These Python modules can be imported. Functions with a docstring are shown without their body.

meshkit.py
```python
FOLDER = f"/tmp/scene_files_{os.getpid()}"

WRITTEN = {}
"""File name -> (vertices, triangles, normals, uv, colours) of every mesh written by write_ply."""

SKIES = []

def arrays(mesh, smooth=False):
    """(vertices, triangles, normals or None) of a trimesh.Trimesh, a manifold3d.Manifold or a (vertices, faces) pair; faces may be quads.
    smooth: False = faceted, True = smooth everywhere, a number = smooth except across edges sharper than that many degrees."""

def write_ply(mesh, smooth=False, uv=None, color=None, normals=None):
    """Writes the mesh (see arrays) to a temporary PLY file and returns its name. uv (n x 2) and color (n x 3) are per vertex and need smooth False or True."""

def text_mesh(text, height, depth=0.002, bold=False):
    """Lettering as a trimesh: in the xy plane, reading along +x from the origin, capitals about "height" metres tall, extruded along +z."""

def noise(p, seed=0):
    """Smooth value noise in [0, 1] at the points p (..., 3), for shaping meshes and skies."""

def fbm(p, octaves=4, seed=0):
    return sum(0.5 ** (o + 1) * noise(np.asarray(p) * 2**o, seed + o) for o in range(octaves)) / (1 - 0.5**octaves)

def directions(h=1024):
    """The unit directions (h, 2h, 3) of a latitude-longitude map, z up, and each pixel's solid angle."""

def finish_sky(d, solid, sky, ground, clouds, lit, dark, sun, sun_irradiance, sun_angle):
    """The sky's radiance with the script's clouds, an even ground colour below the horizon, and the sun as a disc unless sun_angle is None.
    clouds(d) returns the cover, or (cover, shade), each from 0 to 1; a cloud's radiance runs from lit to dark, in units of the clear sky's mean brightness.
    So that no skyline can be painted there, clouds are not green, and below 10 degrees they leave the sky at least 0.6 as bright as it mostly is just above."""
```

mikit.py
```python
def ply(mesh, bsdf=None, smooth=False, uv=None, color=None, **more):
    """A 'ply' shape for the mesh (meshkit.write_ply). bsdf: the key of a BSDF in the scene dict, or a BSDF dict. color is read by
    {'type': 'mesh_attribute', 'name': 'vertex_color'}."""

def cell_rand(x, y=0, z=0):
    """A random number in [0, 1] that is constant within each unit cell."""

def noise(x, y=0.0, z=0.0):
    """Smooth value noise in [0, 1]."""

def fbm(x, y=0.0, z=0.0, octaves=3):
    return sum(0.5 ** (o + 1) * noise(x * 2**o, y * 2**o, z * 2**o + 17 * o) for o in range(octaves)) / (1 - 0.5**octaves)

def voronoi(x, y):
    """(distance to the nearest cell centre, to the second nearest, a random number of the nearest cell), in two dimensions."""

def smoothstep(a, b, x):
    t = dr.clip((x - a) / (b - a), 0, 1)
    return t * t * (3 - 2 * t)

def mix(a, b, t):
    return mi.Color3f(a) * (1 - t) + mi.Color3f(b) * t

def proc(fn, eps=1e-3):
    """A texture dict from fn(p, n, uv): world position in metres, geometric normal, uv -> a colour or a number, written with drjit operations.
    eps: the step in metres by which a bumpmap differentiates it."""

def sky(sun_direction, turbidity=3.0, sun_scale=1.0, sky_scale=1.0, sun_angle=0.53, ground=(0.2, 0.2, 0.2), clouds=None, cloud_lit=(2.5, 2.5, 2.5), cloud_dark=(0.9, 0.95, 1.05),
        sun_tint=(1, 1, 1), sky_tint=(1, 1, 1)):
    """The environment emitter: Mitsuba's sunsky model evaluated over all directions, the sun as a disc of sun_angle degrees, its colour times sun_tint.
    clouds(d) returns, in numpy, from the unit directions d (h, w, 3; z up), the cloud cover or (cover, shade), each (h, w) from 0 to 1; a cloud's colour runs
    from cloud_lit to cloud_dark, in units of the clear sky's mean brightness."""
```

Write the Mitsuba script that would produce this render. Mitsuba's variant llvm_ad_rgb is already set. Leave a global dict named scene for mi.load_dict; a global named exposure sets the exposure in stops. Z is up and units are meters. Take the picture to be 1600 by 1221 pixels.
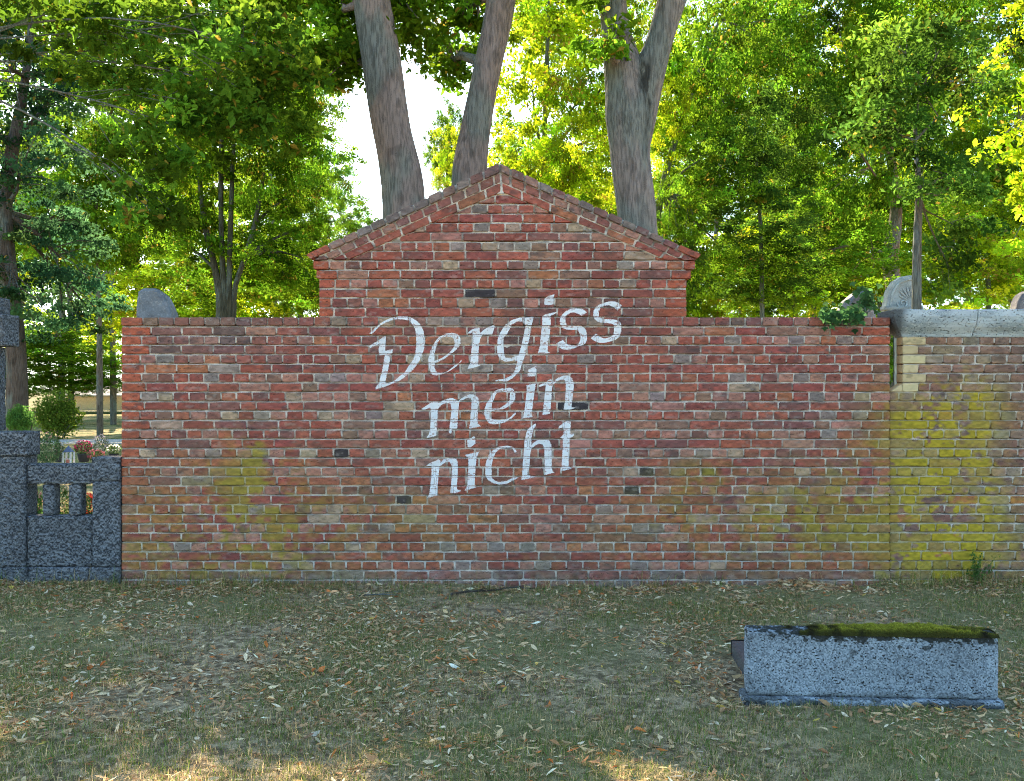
import math, random
import numpy as np, trimesh, mitsuba as mi, mikit, drjit as dr
from meshkit import noise as nz, fbm as nfbm
from shapely.geometry import Polygon, box as sbox, LineString
from shapely.ops import unary_union
T = mi.ScalarTransform4f
scene, labels = {}, {}
# ------------------------------------------------------------------ camera, sky, exposure
F, D, EYE = 1532.0, 8.0, 1.6                      # focal length in photo pixels, metres to the wall, eye height
scene['camera'] = {'type': 'perspective', 'fov': 2 * math.degrees(math.atan(800 / F)), 'fov_axis': 'x', 'near_clip': 0.1, 'far_clip': 900.0,
                   'to_world': T().look_at([0, -D, EYE], [0, 0, EYE], [0, 0, 1])}
SUN = (-0.30, 0.74, 0.60)
scene['sky'] = mikit.sky(SUN, turbidity=3, ground=(0.12, 0.13, 0.08), sky_tint=(1.07, 1.0, 0.90))
exposure = 4.0

def at(px, py, d):                                # photo pixel and distance from the camera -> point
    return np.array([(px - 800) / F * d, d - D, EYE - (py - 610.5) / F * d])
WS = F / D
def wx(px): return (px - 800) / WS
def wz(py): return EYE - (py - 610.5) / WS

# ------------------------------------------------------------------ scene bookkeeping
def numbered(key):
    if key not in scene and key not in labels: return key
    k = 1
    while f'{key}_{k:03d}' in scene or f'{key}_{k:03d}' in labels: k += 1
    return f'{key}_{k:03d}'
def thing(name, label, cat, group=None):
    key = numbered(name); labels[key] = {'label': label, 'category': cat}
    if group: labels[key]['group'] = group
    return key
def part(holder, name, mesh, bsdf, label=None, kind=None, **kw):
    key = numbered(f'{holder}__{name}')
    scene[key] = mikit.ply(mesh, bsdf, **kw)
    if label or kind:
        labels[key] = {}
        if label: labels[key]['label'] = label
        if kind: labels[key]['kind'] = kind
    return key
def struct(name, mesh, bsdf, label=None, kind='structure', **kw):
    key = numbered(name); scene[key] = mikit.ply(mesh, bsdf, **kw)
    labels[key] = {'kind': kind}
    if label: labels[key]['label'] = label
    return key

# ------------------------------------------------------------------ materials
def pack(c):
    c = np.clip(np.sqrt(np.clip(np.asarray(c, float), 0, 1)) * 63, 0, 63).round()
    return c[..., 0] + 64 * c[..., 1] + 4096 * c[..., 2] + 0.5
def unpack(u):
    c = dr.floor(mi.Float(u)); b = dr.floor(c / 4096); c = c - b * 4096; g = dr.floor(c / 64); r = c - g * 64
    return mi.Color3f(dr.square(r / 63), dr.square(g / 63), dr.square(b / 63))
def principled(col, rough=0.85, spec=0.3, **kw):
    return {'type': 'principled', 'base_color': col if isinstance(col, dict) else {'type': 'rgb', 'value': list(col)}, 'roughness': rough, 'specular': spec, **kw}
def bumped(b, fn, scale, eps=2e-3):
    return {'type': 'twosided', 'bsdf': {'type': 'bumpmap', 'arbitrary': mikit.proc(fn, eps), 'scale': scale, 'bsdf': b}}
N, FB, SS, MIX = mikit.noise, mikit.fbm, mikit.smoothstep, mikit.mix

BLOBS = [(wx(395), wz(735), .30, .34, .62), (wx(420), wz(835), .55, .28, .42), (wx(320), wz(840), .8, .38, .36), (wx(1140), wz(805), .60, .28, .33), (wx(1290), wz(805), .42, .34, .46),
         (wx(1100), wz(745), .25, .12, .35), (wx(1455), wz(735), .40, .58, 1.7), (wx(1440), wz(840), .30, .34, 1.4), (wx(1510), wz(860), .28, .2, 1.0), (wx(1500), wz(640), .30, .22, .6), (wx(600), wz(800), .5, .2, .12)]
def algae(p):
    x, z = p.x, p.z
    s = mi.Float(0.0)
    for (bx, bz, rx, rz, a) in BLOBS:
        s = s + a * dr.exp(-dr.square((x - bx) / rx) - dr.square((z - bz) / rz))
    s = s + 0.08 * SS(1.5, 0.4, z)
    n = FB(x * 3.1, z * 2.2, 3.0, 3) * 0.6 + FB(x * 17, z * 24, 9.0, 3) * 0.5
    return dr.clip(s * SS(0.34, 0.66, n) * 1.9, 0, 0.95)
def brick_col(p, n, uv):
    c = unpack(uv.x)
    x, z, r = p.x, p.z, uv.y
    g = FB(x * 30 + 31 * r, p.y * 60, z * 45, 3)
    c = c * (0.40 + 1.2 * g)
    f = FB(x * 140, p.y * 140, z * 190 + 9 * r, 2)
    c = c * (0.78 + 0.44 * f)
    soot = SS(0.60, 0.80, FB(x * 9 + 5 * r, 2.0, z * 14, 3)) * 0.55
    c = MIX(c, mi.Color3f(0.06, 0.05, 0.05), soot)
    lime = SS(0.62, 0.74, FB(x * 26, 7.0, z * 34, 3)) * 0.28
    c = MIX(c, mi.Color3f(0.42, 0.37, 0.33), lime)
    c = MIX(c, mi.Color3f(0.30, 0.235, 0.215) * (0.7 + 0.6 * g), 0.08)
    base = SS(0.26, 0.02, z + 0.10 * FB(x * 5, 1.0, z * 9, 3)) * SS(0.45, 0.7, FB(x * 14, 3.3, z * 14, 3)) * 0.5
    streak = SS(0.52, 0.74, FB(x * 5.0, 1.5, z * 0.9, 3)) * (0.16 + 0.34 * SS(1.2, 2.4, z))
    c = MIX(c, mi.Color3f(0.075, 0.06, 0.05), streak * (0.5 + 0.7 * r) * 0.8)
    c = MIX(c, mi.Color3f(0.33, 0.33, 0.33), base)
    pits = SS(0.80, 0.88, N(x * 95, p.y * 95, z * 95))
    c = c * (1 - 0.6 * pits)
    return MIX(c, MIX(mi.Color3f(0.32, 0.24, 0.035), mi.Color3f(0.44, 0.33, 0.02), SS(3.0, 3.3, x)) * (0.45 + 1.0 * g), dr.clip(algae(p) * (0.40 + 0.8 * r), 0, 0.9))
def brick_bump(p, n, uv):
    return FB(p.x * 60, p.y * 60, p.z * 60, 4) - 0.5 * SS(0.78, 0.9, N(p.x * 85, p.y * 85, p.z * 85))
def mortar_col(p, n, uv):
    g = FB(p.x * 22, p.y * 22, p.z * 22, 4)
    c = MIX(mi.Color3f(0.28, 0.245, 0.205), mi.Color3f(0.64, 0.58, 0.50), SS(0.26, 0.62, g))
    c = MIX(c, mi.Color3f(0.5, 0.5, 0.5), SS(0.5, 0.05, p.z) * SS(0.4, 0.6, FB(p.x * 8, 2.0, p.z * 8, 2)) * 0.6)
    return MIX(c, mi.Color3f(0.44, 0.38, 0.17), algae(p) * 0.7)
scene['brick_surface'] = bumped(principled(mikit.proc(brick_col), 0.9, 0.25), brick_bump, 0.0035)
scene['mortar_surface'] = bumped(principled(mikit.proc(mortar_col), 0.95, 0.2), lambda p, n, uv: FB(p.x * 90, p.y * 90, p.z * 90, 3), 0.004)
def paint_col(p, n, uv):
    g = FB(p.x * 40, p.y * 40, p.z * 40, 3)
    c = MIX(mi.Color3f(0.74, 0.74, 0.75), mi.Color3f(0.85, 0.85, 0.85), g) * (0.88 + 0.14 * uv.y)
    return MIX(c, mi.Color3f(0.42, 0.22, 0.17), SS(0.68, 0.73, FB(p.x * 45, 5.0, p.z * 65, 4) + 0.04 * uv.y) * 0.8)
scene['white_paint'] = bumped(principled(mikit.proc(paint_col), 0.7, 0.3), brick_bump, 0.002)
def granite_col(p, n, uv):                        # bush-hammered dark granite of the fence
    g = FB(p.x * 75, p.y * 75, p.z * 75, 3)
    c = MIX(mi.Color3f(0.024, 0.029, 0.036), mi.Color3f(0.20, 0.22, 0.245), SS(0.34, 0.74, g))
    c = c * (0.7 + 0.5 * FB(p.x * 4, p.y * 4, p.z * 4, 3))
    s = SS(0.72, 0.8, N(p.x * 210, p.y * 210, p.z * 210))
    return MIX(c, mi.Color3f(0.45, 0.46, 0.46), s * 0.5)
scene['granite_surface'] = bumped(principled(mikit.proc(granite_col), 0.75, 0.4), lambda p, n, uv: FB(p.x * 48, p.y * 48, p.z * 48, 3), 0.026)
def coping_col(p, n, uv):                         # weathered concrete coping
    g = FB(p.x * 5, p.y * 5, p.z * 9, 4)
    c = MIX(mi.Color3f(0.28, 0.33, 0.35), mi.Color3f(0.54, 0.60, 0.63), SS(0.25, 0.75, g))
    c = MIX(c, mi.Color3f(0.60, 0.62, 0.60), SS(0.60, 0.70, FB(p.x * 110, p.y * 110, p.z * 110, 2)) * 0.8)
    c = c * (1 - 0.75 * SS(0.64, 0.72, FB(p.x * 90 + 20, p.y * 90, p.z * 90, 2)))
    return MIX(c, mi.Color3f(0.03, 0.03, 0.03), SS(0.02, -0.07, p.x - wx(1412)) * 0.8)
scene['coping_surface'] = bumped(principled(mikit.proc(coping_col), 0.9, 0.25), lambda p, n, uv: FB(p.x * 55, p.y * 55, p.z * 55, 3), 0.008)
BT = 0.37                                         # height of the grave block
def block_col(p, n, uv):                          # coarse concrete with exposed grains, black lichen along its top edge
    v1, v2, w = mikit.voronoi(p.x * 150 + p.y * 60, p.z * 150)
    c = MIX(mi.Color3f(0.15, 0.18, 0.21), mi.Color3f(0.33, 0.39, 0.44), SS(0.1, 0.9, w))
    c = c * (0.55 + 0.9 * FB(p.x * 4, p.y * 4, p.z * 5, 4))
    c = c * (1 - 0.85 * SS(0.70, 0.78, N(p.x * 135, p.y * 135, p.z * 135)))
    edge = SS(BT - 0.115, BT + 0.015, p.z) * (0.55 + 0.35 * SS(1.3, 2.0, p.x))
    lich = SS(0.60, 0.50, 0.55 * FB(p.x * 24, p.y * 24, p.z * 24, 3) + 0.45 * FB(p.x * 90, p.y * 90, p.z * 90, 2) + 0.37 - 0.62 * edge)
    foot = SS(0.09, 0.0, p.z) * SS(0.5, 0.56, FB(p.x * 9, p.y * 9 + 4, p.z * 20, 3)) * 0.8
    dots = SS(0.70, 0.74, N(p.x * 34 + 3, p.y * 34, p.z * 34)) * SS(BT - 0.26, BT - 0.05, p.z) * SS(0.45, 0.6, FB(p.x * 4, 1.0, p.z * 4, 2) + 0.08 * (p.x - 1.8))
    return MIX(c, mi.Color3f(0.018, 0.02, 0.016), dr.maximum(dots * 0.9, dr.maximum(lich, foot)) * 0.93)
scene['block_surface'] = bumped(principled(mikit.proc(block_col), 0.9, 0.25), lambda p, n, uv: FB(p.x * 90, p.y * 90, p.z * 90, 3), 0.004)
def stone_col(p, n, uv):
    c = unpack(uv.x)
    g = FB(p.x * 9, p.y * 9, p.z * 9, 4); f = FB(p.x * 80, p.y * 80, p.z * 80, 2)
    c = c * (0.5 + g) * (0.75 + 0.5 * f)
    return MIX(c, mi.Color3f(0.5, 0.5, 0.48), SS(0.70, 0.76, FB(p.x * 70, p.y * 70, p.z * 70, 2)) * 0.4)
scene['stone_surface'] = bumped(principled(mikit.proc(stone_col), 0.85, 0.3), lambda p, n, uv: FB(p.x * 50, p.y * 50, p.z * 50, 3), 0.008)
scene['polished_stone'] = {'type': 'twosided', 'bsdf': principled(mikit.proc(lambda p, n, uv: mi.Color3f(0.075, 0.08, 0.088) * (0.6 + 0.8 * FB(p.x * 120, p.y * 120, p.z * 120, 2))), 0.35, 0.5)}
def bark_col(p, n, uv):
    c = unpack(uv.x)
    r = FB(p.x * 75, p.y * 75, p.z * 7, 4)
    c = c * (0.66 + 0.52 * SS(0.28, 0.68, r)) * (0.75 + 0.5 * FB(p.x * 9, p.y * 9, p.z * 1.5, 3))
    c = c * (1 - 0.3 * SS(0.68, 0.80, N(p.x * 18 + 7, p.y * 18, p.z * 5)))
    damp = dr.exp(-dr.square((p.x - 1.66) / 0.11) - dr.square((p.z - 5.52) / 0.28)) + 0.75 * dr.exp(-dr.square((p.x - 1.70) / 0.05) - dr.square((p.z - 5.0) / 0.55))   # wet dark fork of the forked trunk
    damp = SS(0.25, 1.0, damp * (1.7 * FB(p.x * 22, p.y * 22, p.z * 5, 4))) * SS(6.0, 5.0, p.y)
    lich = SS(0.40, 0.60, FB(p.x * 3, p.y * 3, p.z * 1.2, 3) + 0.16 * n.x)
    c = MIX(c, mi.Color3f(0.12, 0.145, 0.135) * (0.68 + 0.72 * SS(0.28, 0.68, r)), lich * 0.7)
    return MIX(c, mi.Color3f(0.012, 0.011, 0.010), damp * 0.8)
scene['bark'] = bumped(principled(mikit.proc(bark_col), 0.95, 0.2), lambda p, n, uv: FB(p.x * 70, p.y * 70, p.z * 6, 4), 0.032, 4e-3)
def leaf_col(p, n, uv):
    return unpack(uv.x) * (0.7 + 0.6 * uv.y)
scene['leaf'] = {'type': 'principledthin', 'base_color': mikit.proc(leaf_col), 'roughness': 0.45, 'eta': 1.45, 'diff_trans': 1.15, 'spec_trans': 0.0}
scene['dry_leaf'] = {'type': 'principledthin', 'base_color': mikit.proc(lambda p, n, uv: unpack(uv.x) * (0.7 + 0.6 * FB(p.x * 150, p.y * 150, p.z * 150, 2))), 'roughness': 0.6, 'eta': 1.4, 'diff_trans': 0.25, 'spec_trans': 0.0}
scene['plain'] = {'type': 'twosided', 'bsdf': principled(mikit.proc(lambda p, n, uv: unpack(uv.x) * (0.75 + 0.5 * FB(p.x * 25, p.y * 25, p.z * 25, 3))), 0.8, 0.3)}
scene['lantern_glass'] = {'type': 'thindielectric'}
def ground_col(p, n, uv):
    g = FB(p.x * 1.1, p.y * 1.1, 0.0, 4); f = FB(p.x * 28, p.y * 28, 0.0, 4); k = FB(p.x * 130, p.y * 130, 0.0, 2)
    c = MIX(mi.Color3f(0.14, 0.103, 0.060), mi.Color3f(0.41, 0.315, 0.185), SS(0.25, 0.75, f))
    c = MIX(c, mi.Color3f(0.16, 0.16, 0.062), SS(0.34, 0.58, g) * 0.7)
    far = SS(1.0, 9.0, p.y)
    c = MIX(c, MIX(mi.Color3f(0.12, 0.135, 0.05), mi.Color3f(0.34, 0.27, 0.14), SS(0.3, 0.7, FB(p.x * 3, p.y * 1.2, 1.0, 4))), far)
    return c * (0.6 + 0.8 * k)
scene['ground_surface'] = bumped(principled(mikit.proc(ground_col), 0.95, 0.15), lambda p, n, uv: FB(p.x * 60, p.y * 60, 0.0, 4), 0.015, 4e-3)

# ------------------------------------------------------------------ mesh helpers
def uvc(col, n, v=0.5):
    return np.column_stack([np.full(n, pack(np.asarray(col))), np.broadcast_to(v, (n,))])
def cat(ms):
    vs, fs, us, o = [], [], [], 0
    for v, f, u in ms:
        vs.append(v); fs.append(f + o); us.append(u); o += len(v)
    return np.vstack(vs), np.vstack(fs), np.vstack(us)
def addc(holder, name, vfu, bsdf, label=None, kind=None, smooth=False):
    v, f, u = vfu
    return part(holder, name, (v, f), bsdf, label, kind, uv=u, smooth=bool(smooth))
def tube(pts, rad, sides=10, col=(.2, .17, .15), amp=0.0, seed=0, cap=True, step=None):
    p, r = np.asarray(pts, float), np.asarray(rad, float)
    if step:                                      # smooth curve through the points
        from scipy.interpolate import PchipInterpolator
        s = np.r_[0, np.cumsum(np.linalg.norm(np.diff(p, axis=0), axis=1))]
        t = np.linspace(0, s[-1], max(3, int(s[-1] / step)))
        p, r = PchipInterpolator(s, p)(t), PchipInterpolator(s, r)(t)
    t = np.gradient(p, axis=0); t /= np.linalg.norm(t, axis=1, keepdims=True) + 1e-12
    ref = np.array([0, 1.0, 0]) if abs(t[0][1]) < 0.8 else np.array([1.0, 0, 0])
    a = np.cross(t, ref); a /= np.linalg.norm(a, axis=1, keepdims=True) + 1e-12
    b = np.cross(t, a); ang = np.arange(sides) * 2 * np.pi / sides
    dirs = np.cos(ang)[None, :, None] * a[:, None] + np.sin(ang)[None, :, None] * b[:, None]
    rr = np.repeat(r[:, None], sides, 1)
    if amp:
        q = p[:, None] + dirs * r[:, None, None]
        rr = rr * (1 + amp * (nfbm(q * [7, 7, 1.1], 3, seed) - .5) * 2) + r[:, None] * 0.12 * (nfbm(q * [2.2, 2.2, .6], 2, seed + 5) - .5) * 2
    v = (p[:, None] + dirs * rr[:, :, None]).reshape(-1, 3)
    i, j = np.meshgrid(np.arange(len(p) - 1), np.arange(sides), indexing='ij')
    k = (j + 1) % sides
    f = np.stack([i * sides + j, (i + 1) * sides + j, (i + 1) * sides + k, i * sides + k], -1).reshape(-1, 4)
    f = np.vstack([f[:, [0, 1, 2]], f[:, [0, 2, 3]]])
    if cap:
        v = np.vstack([v, p[:1], p[-1:]]); n = len(p) * sides; e = np.arange(sides); g = (e + 1) % sides
        f = np.vstack([f, np.stack([np.full(sides, n), e, g], 1), np.stack([np.full(sides, n + 1), (len(p) - 1) * sides + g, (len(p) - 1) * sides + e], 1)])
    return v, f, uvc(col, len(v))
def stone_block(x0, x1, y0, y1, z0, z1, res=.03, amp=.004, bevel=.008, col=(.2, .2, .2), seed=0, freq=30.0):
    ax = [np.linspace(a, b, max(2, int(round((b - a) / res)) + 1)) for a, b in ((x0, x1), (y0, y1), (z0, z1))]
    c, h = np.array([(x0 + x1) / 2, (y0 + y1) / 2, (z0 + z1) / 2]), np.array([x1 - x0, y1 - y0, z1 - z0]) / 2
    ms = []
    for k in range(3):
        u, w = [m for m in range(3) if m != k]
        U, W = np.meshgrid(ax[u], ax[w], indexing='ij'); nu, nw = U.shape
        for s, val in ((-1, ax[k][0]), (1, ax[k][-1])):
            P = np.zeros((nu * nw, 3)); P[:, u], P[:, w], P[:, k] = U.ravel(), W.ravel(), val
            i, j = np.meshgrid(np.arange(nu - 1), np.arange(nw - 1), indexing='ij')
            f = np.stack([i * nw + j, (i + 1) * nw + j, (i + 1) * nw + j + 1, i * nw + j + 1], -1).reshape(-1, 4)
            n_ = np.zeros(3); n_[k] = s
            if np.dot(np.cross(np.eye(3)[u], np.eye(3)[w]), n_) < 0: f = f[:, ::-1]
            ms.append((P, np.vstack([f[:, [0, 1, 2]], f[:, [0, 2, 3]]]), np.zeros((len(P), 2))))
    v, f, _ = cat(ms)
    m = trimesh.Trimesh(v, f, process=True); m.merge_vertices(); v, f = np.array(m.vertices), np.array(m.faces)
    inner = np.clip(v, c - h + bevel, c + h - bevel)                # round the edges
    d = v - inner; ln = np.linalg.norm(d, axis=1, keepdims=True)
    dirn = d / np.maximum(ln, 1e-9); v = inner + dirn * np.minimum(ln, bevel)
    v = v + dirn * amp * (nfbm(v * freq, 3, seed) - .5)[:, None] * 2
    return v, f, uvc(col, len(v))
def prism(poly, y0, y1):
    """A shapely polygon in the x-z plane as a solid from y0 to y1."""
    m = trimesh.creation.extrude_polygon(poly, y1 - y0, engine='earcut')
    v = np.array(m.vertices); v = np.column_stack([v[:, 0], v[:, 2] + y0, v[:, 1]])
    return v, np.array(m.faces)[:, ::-1]
def gz(x, y):
    x, y = np.asarray(x, float), np.asarray(y, float)
    q = np.stack([x, y, 0 * x], -1)
    near = np.exp(-np.maximum(y, 0) / 8)
    return near * (0.05 * (nfbm(q * .7, 3, 3) - .5) + 0.035 * (nfbm(q * 4, 3, 4) - .5)) + 0.02 * np.clip((x - 1) / 3, 0, 1) * near + .10 * np.clip(nfbm(np.stack([x * 2.6, 0 * x, 0 * x], -1), 3, 6) - .32, 0, 1) * np.exp(-(y / .16) ** 2)

# ------------------------------------------------------------------ ground
def ground():
    xs = np.r_[-600, -250, -120, -60, -40, np.arange(-30, -8, 1.0), np.arange(-8, 8.01, .08), np.arange(9, 30, 1.5), 40, 60, 120, 250, 600]
    ys = np.r_[-600, -250, -100, -40, -20, -13, np.arange(-10, .6, .08), np.arange(1, 30, 1.0), 36, 44, 52, 60, 75, 100, 150, 250, 600]
    X, Y = np.meshgrid(xs, ys, indexing='ij'); v = np.stack([X, Y, gz(X, Y)], -1).reshape(-1, 3)
    i, j = np.meshgrid(np.arange(len(xs) - 1), np.arange(len(ys) - 1), indexing='ij'); m = len(ys)
    f = np.stack([i * m + j, (i + 1) * m + j, (i + 1) * m + j + 1, i * m + j + 1], -1).reshape(-1, 4)
    struct('ground', (v, f), 'ground_surface', smooth=True)
ground()

# ------------------------------------------------------------------ bricks
rng = np.random.default_rng(7)
PAL = np.array([(.345, .090, .055), (.285, .068, .048), (.225, .082, .065), (.39, .170, .12), (.40, .27, .18), (.38, .13, .06), (.25, .13, .085), (.27, .20, .165), (.035, .03, .035)])
PW_S = np.array([.40, .30, .13, .06, .01, .035, .035, .01, .003])
PW_H = np.array([.30, .15, .12, .23, .05, .05, .06, .06, .003])
def brick_mesh(poly, yf, depth=.035, cham=.0035, col=(.3, .1, .07), tilt=(0, 0), jit=.0016, v=0.5, cut=.0045):
    p = np.array(poly)[:, :2]
    if Polygon(p).exterior.is_ccw is False: p = p[::-1]
    n, out = len(p), []
    for i in range(n):
        a, b, c = p[i - 1], p[i], p[(i + 1) % n]
        la, lc = np.linalg.norm(a - b), np.linalg.norm(c - b)
        k = min(cut * rng.uniform(.5, 1.7), .3 * la, .3 * lc)
        out += [b + (a - b) / la * k, b + (c - b) / lc * k]
        if lc > .15: out.append((b + c) / 2 + rng.normal(0, jit, 2))
    q = np.array(out) + rng.normal(0, jit * .6, (len(out), 2)); m = len(q)
    c = q.mean(0)
    inn = c + (q - c) * (1 - cham / np.maximum(np.abs(q - c).max(0), cham * 2.5))
    def ring(r, y): return np.column_stack([r[:, 0], y + tilt[0] * (r[:, 0] - c[0]) + tilt[1] * (r[:, 1] - c[1]), r[:, 1]])
    V = np.vstack([ring(inn, yf), ring(q, yf + cham), np.column_stack([q[:, 0], np.full(m, yf + depth), q[:, 1]])])
    i = np.arange(m); j = (i + 1) % m
    fs = [np.column_stack([np.zeros(m - 2, int), np.arange(1, m - 1), np.arange(2, m)])]
    for o in (0, m): fs.append(np.vstack([np.column_stack([o + i, o + m + i, o + m + j]), np.column_stack([o + i, o + m + j, o + j])]))
    return (V, np.vstack(fs), uvc(col, len(V), v)), inn
def course(x0, x1, k, phase, rough=0.5):
    """Joint positions (photo pixels) of one course."""
    st = k % 2 == 0
    pitch = 49.5 if st else 24.75
    e = [x0]; x = phase + rng.normal(0, 3.5) + (0 if st else pitch * .6)
    x = x0 + ((x - x0) % pitch)
    if x - x0 < 11: x += pitch
    while x < x1 - 10:
        e.append(x)
        nxt = pitch + rng.normal(0, .9)
        if st and rng.random() < .06: nxt = 24.75
        x += nxt
    e.append(x1)
    return e
def wall_grid(x0, x1, z0, z1, yb, seed, step=.018, inside=None):
    """Mortar: struck joints, nearly flush at the foot of each joint and set back under the brick above."""
    xs = np.arange(x0, x1 + step * .5, step); xs[-1] = x1
    rows = [(z0, .009)]
    for k in range(30, -30, -1):
        zc = wz(K0 + KP * k)
        for dz, y in ((-.0105, .006), (-.0045, .0045), (-.0005, .010), (.0010, .048), (.0125, .048), (.020, .010), (.045, .007)):
            if z0 < zc + dz < z1: rows.append((zc + dz, y))
    rows.append((z1, .009)); zs, yo = np.array(rows).T
    X, Z = np.meshgrid(xs, zs, indexing='ij')
    q = np.stack([X * 24, Z * 24, 0 * X + seed], -1)
    Y = yb + yo[None, :] + .007 * (nfbm(q, 3, seed) - .5) + .012 * (nfbm(q * .07, 3, seed + 3) - .45)
    slot = np.clip(nfbm(q * [.22, .5, 1], 3, seed + 9) * 3.2 - 1.05, .08, 1); Y = Y - np.where(yo[None, :] > .03, .040 * (1 - slot), 0)
    Y = np.maximum(Y, yb + .002)
    v = np.stack([X, Y, Z], -1).reshape(-1, 3); m = len(zs)
    i, j = np.meshgrid(np.arange(len(xs) - 1), np.arange(m - 1), indexing='ij')
    f = np.stack([i * m + j, (i + 1) * m + j, (i + 1) * m + j + 1, i * m + j + 1], -1).reshape(-1, 4)
    if inside is not None:
        c = v[f].mean(1); f = f[inside(c[:, 0], c[:, 2])]
    return v, np.vstack([f[:, [0, 1, 2]], f[:, [0, 2, 3]]]), np.zeros((len(v), 2))

JT = 1.3                                         # half a joint, photo pixels
K0, KP = 569.0, 14.68
def rowy(k): return K0 + KP * k
DARK = [(757, 457, 1), (543, 708, 0), (1006, 740, 0), (978, 768, 0), (1100, 738, 0), (896, 633, 0), (566, 776, 1), (634, 778, 0)]
def tone(cx, cy, st, wall):
    c = PAL[rng.choice(9, p=(PW_S / PW_S.sum()) if st else (PW_H / PW_H.sum()))] * rng.uniform(.86, 1.14) * rng.uniform(.95, 1.05, 3)
    if wall == 0:
        for dx, dy, wide in DARK:
            if abs(cy - dy) < KP * .5 and abs(cx - dx) < (20 if st else 12.3): c = np.array((.03, .027, .03))
        if cx < 505 and cy < 575:                 # sooty top of the low wing on the left
            g = np.clip(1 - abs(cx - 330) / 190, 0, 1) * np.clip((585 - cy) / 50, 0, 1) * rng.uniform(.3, 1.1)
            c = c * (1 - .85 * g) + np.array((.12, .11, .10)) * .85 * g
        if cy > 890: c = c * .6 + np.array((.16, .12, .11)) * .4
    if wall == 1:
        c = c * .45 + np.array((.22, .175, .125)) * .55 * rng.uniform(.65, 1.3)
        if rng.random() < .05: c = np.array((.42, .15, .06))
    return c
def fin(v):
    return Polygon(v)

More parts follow.
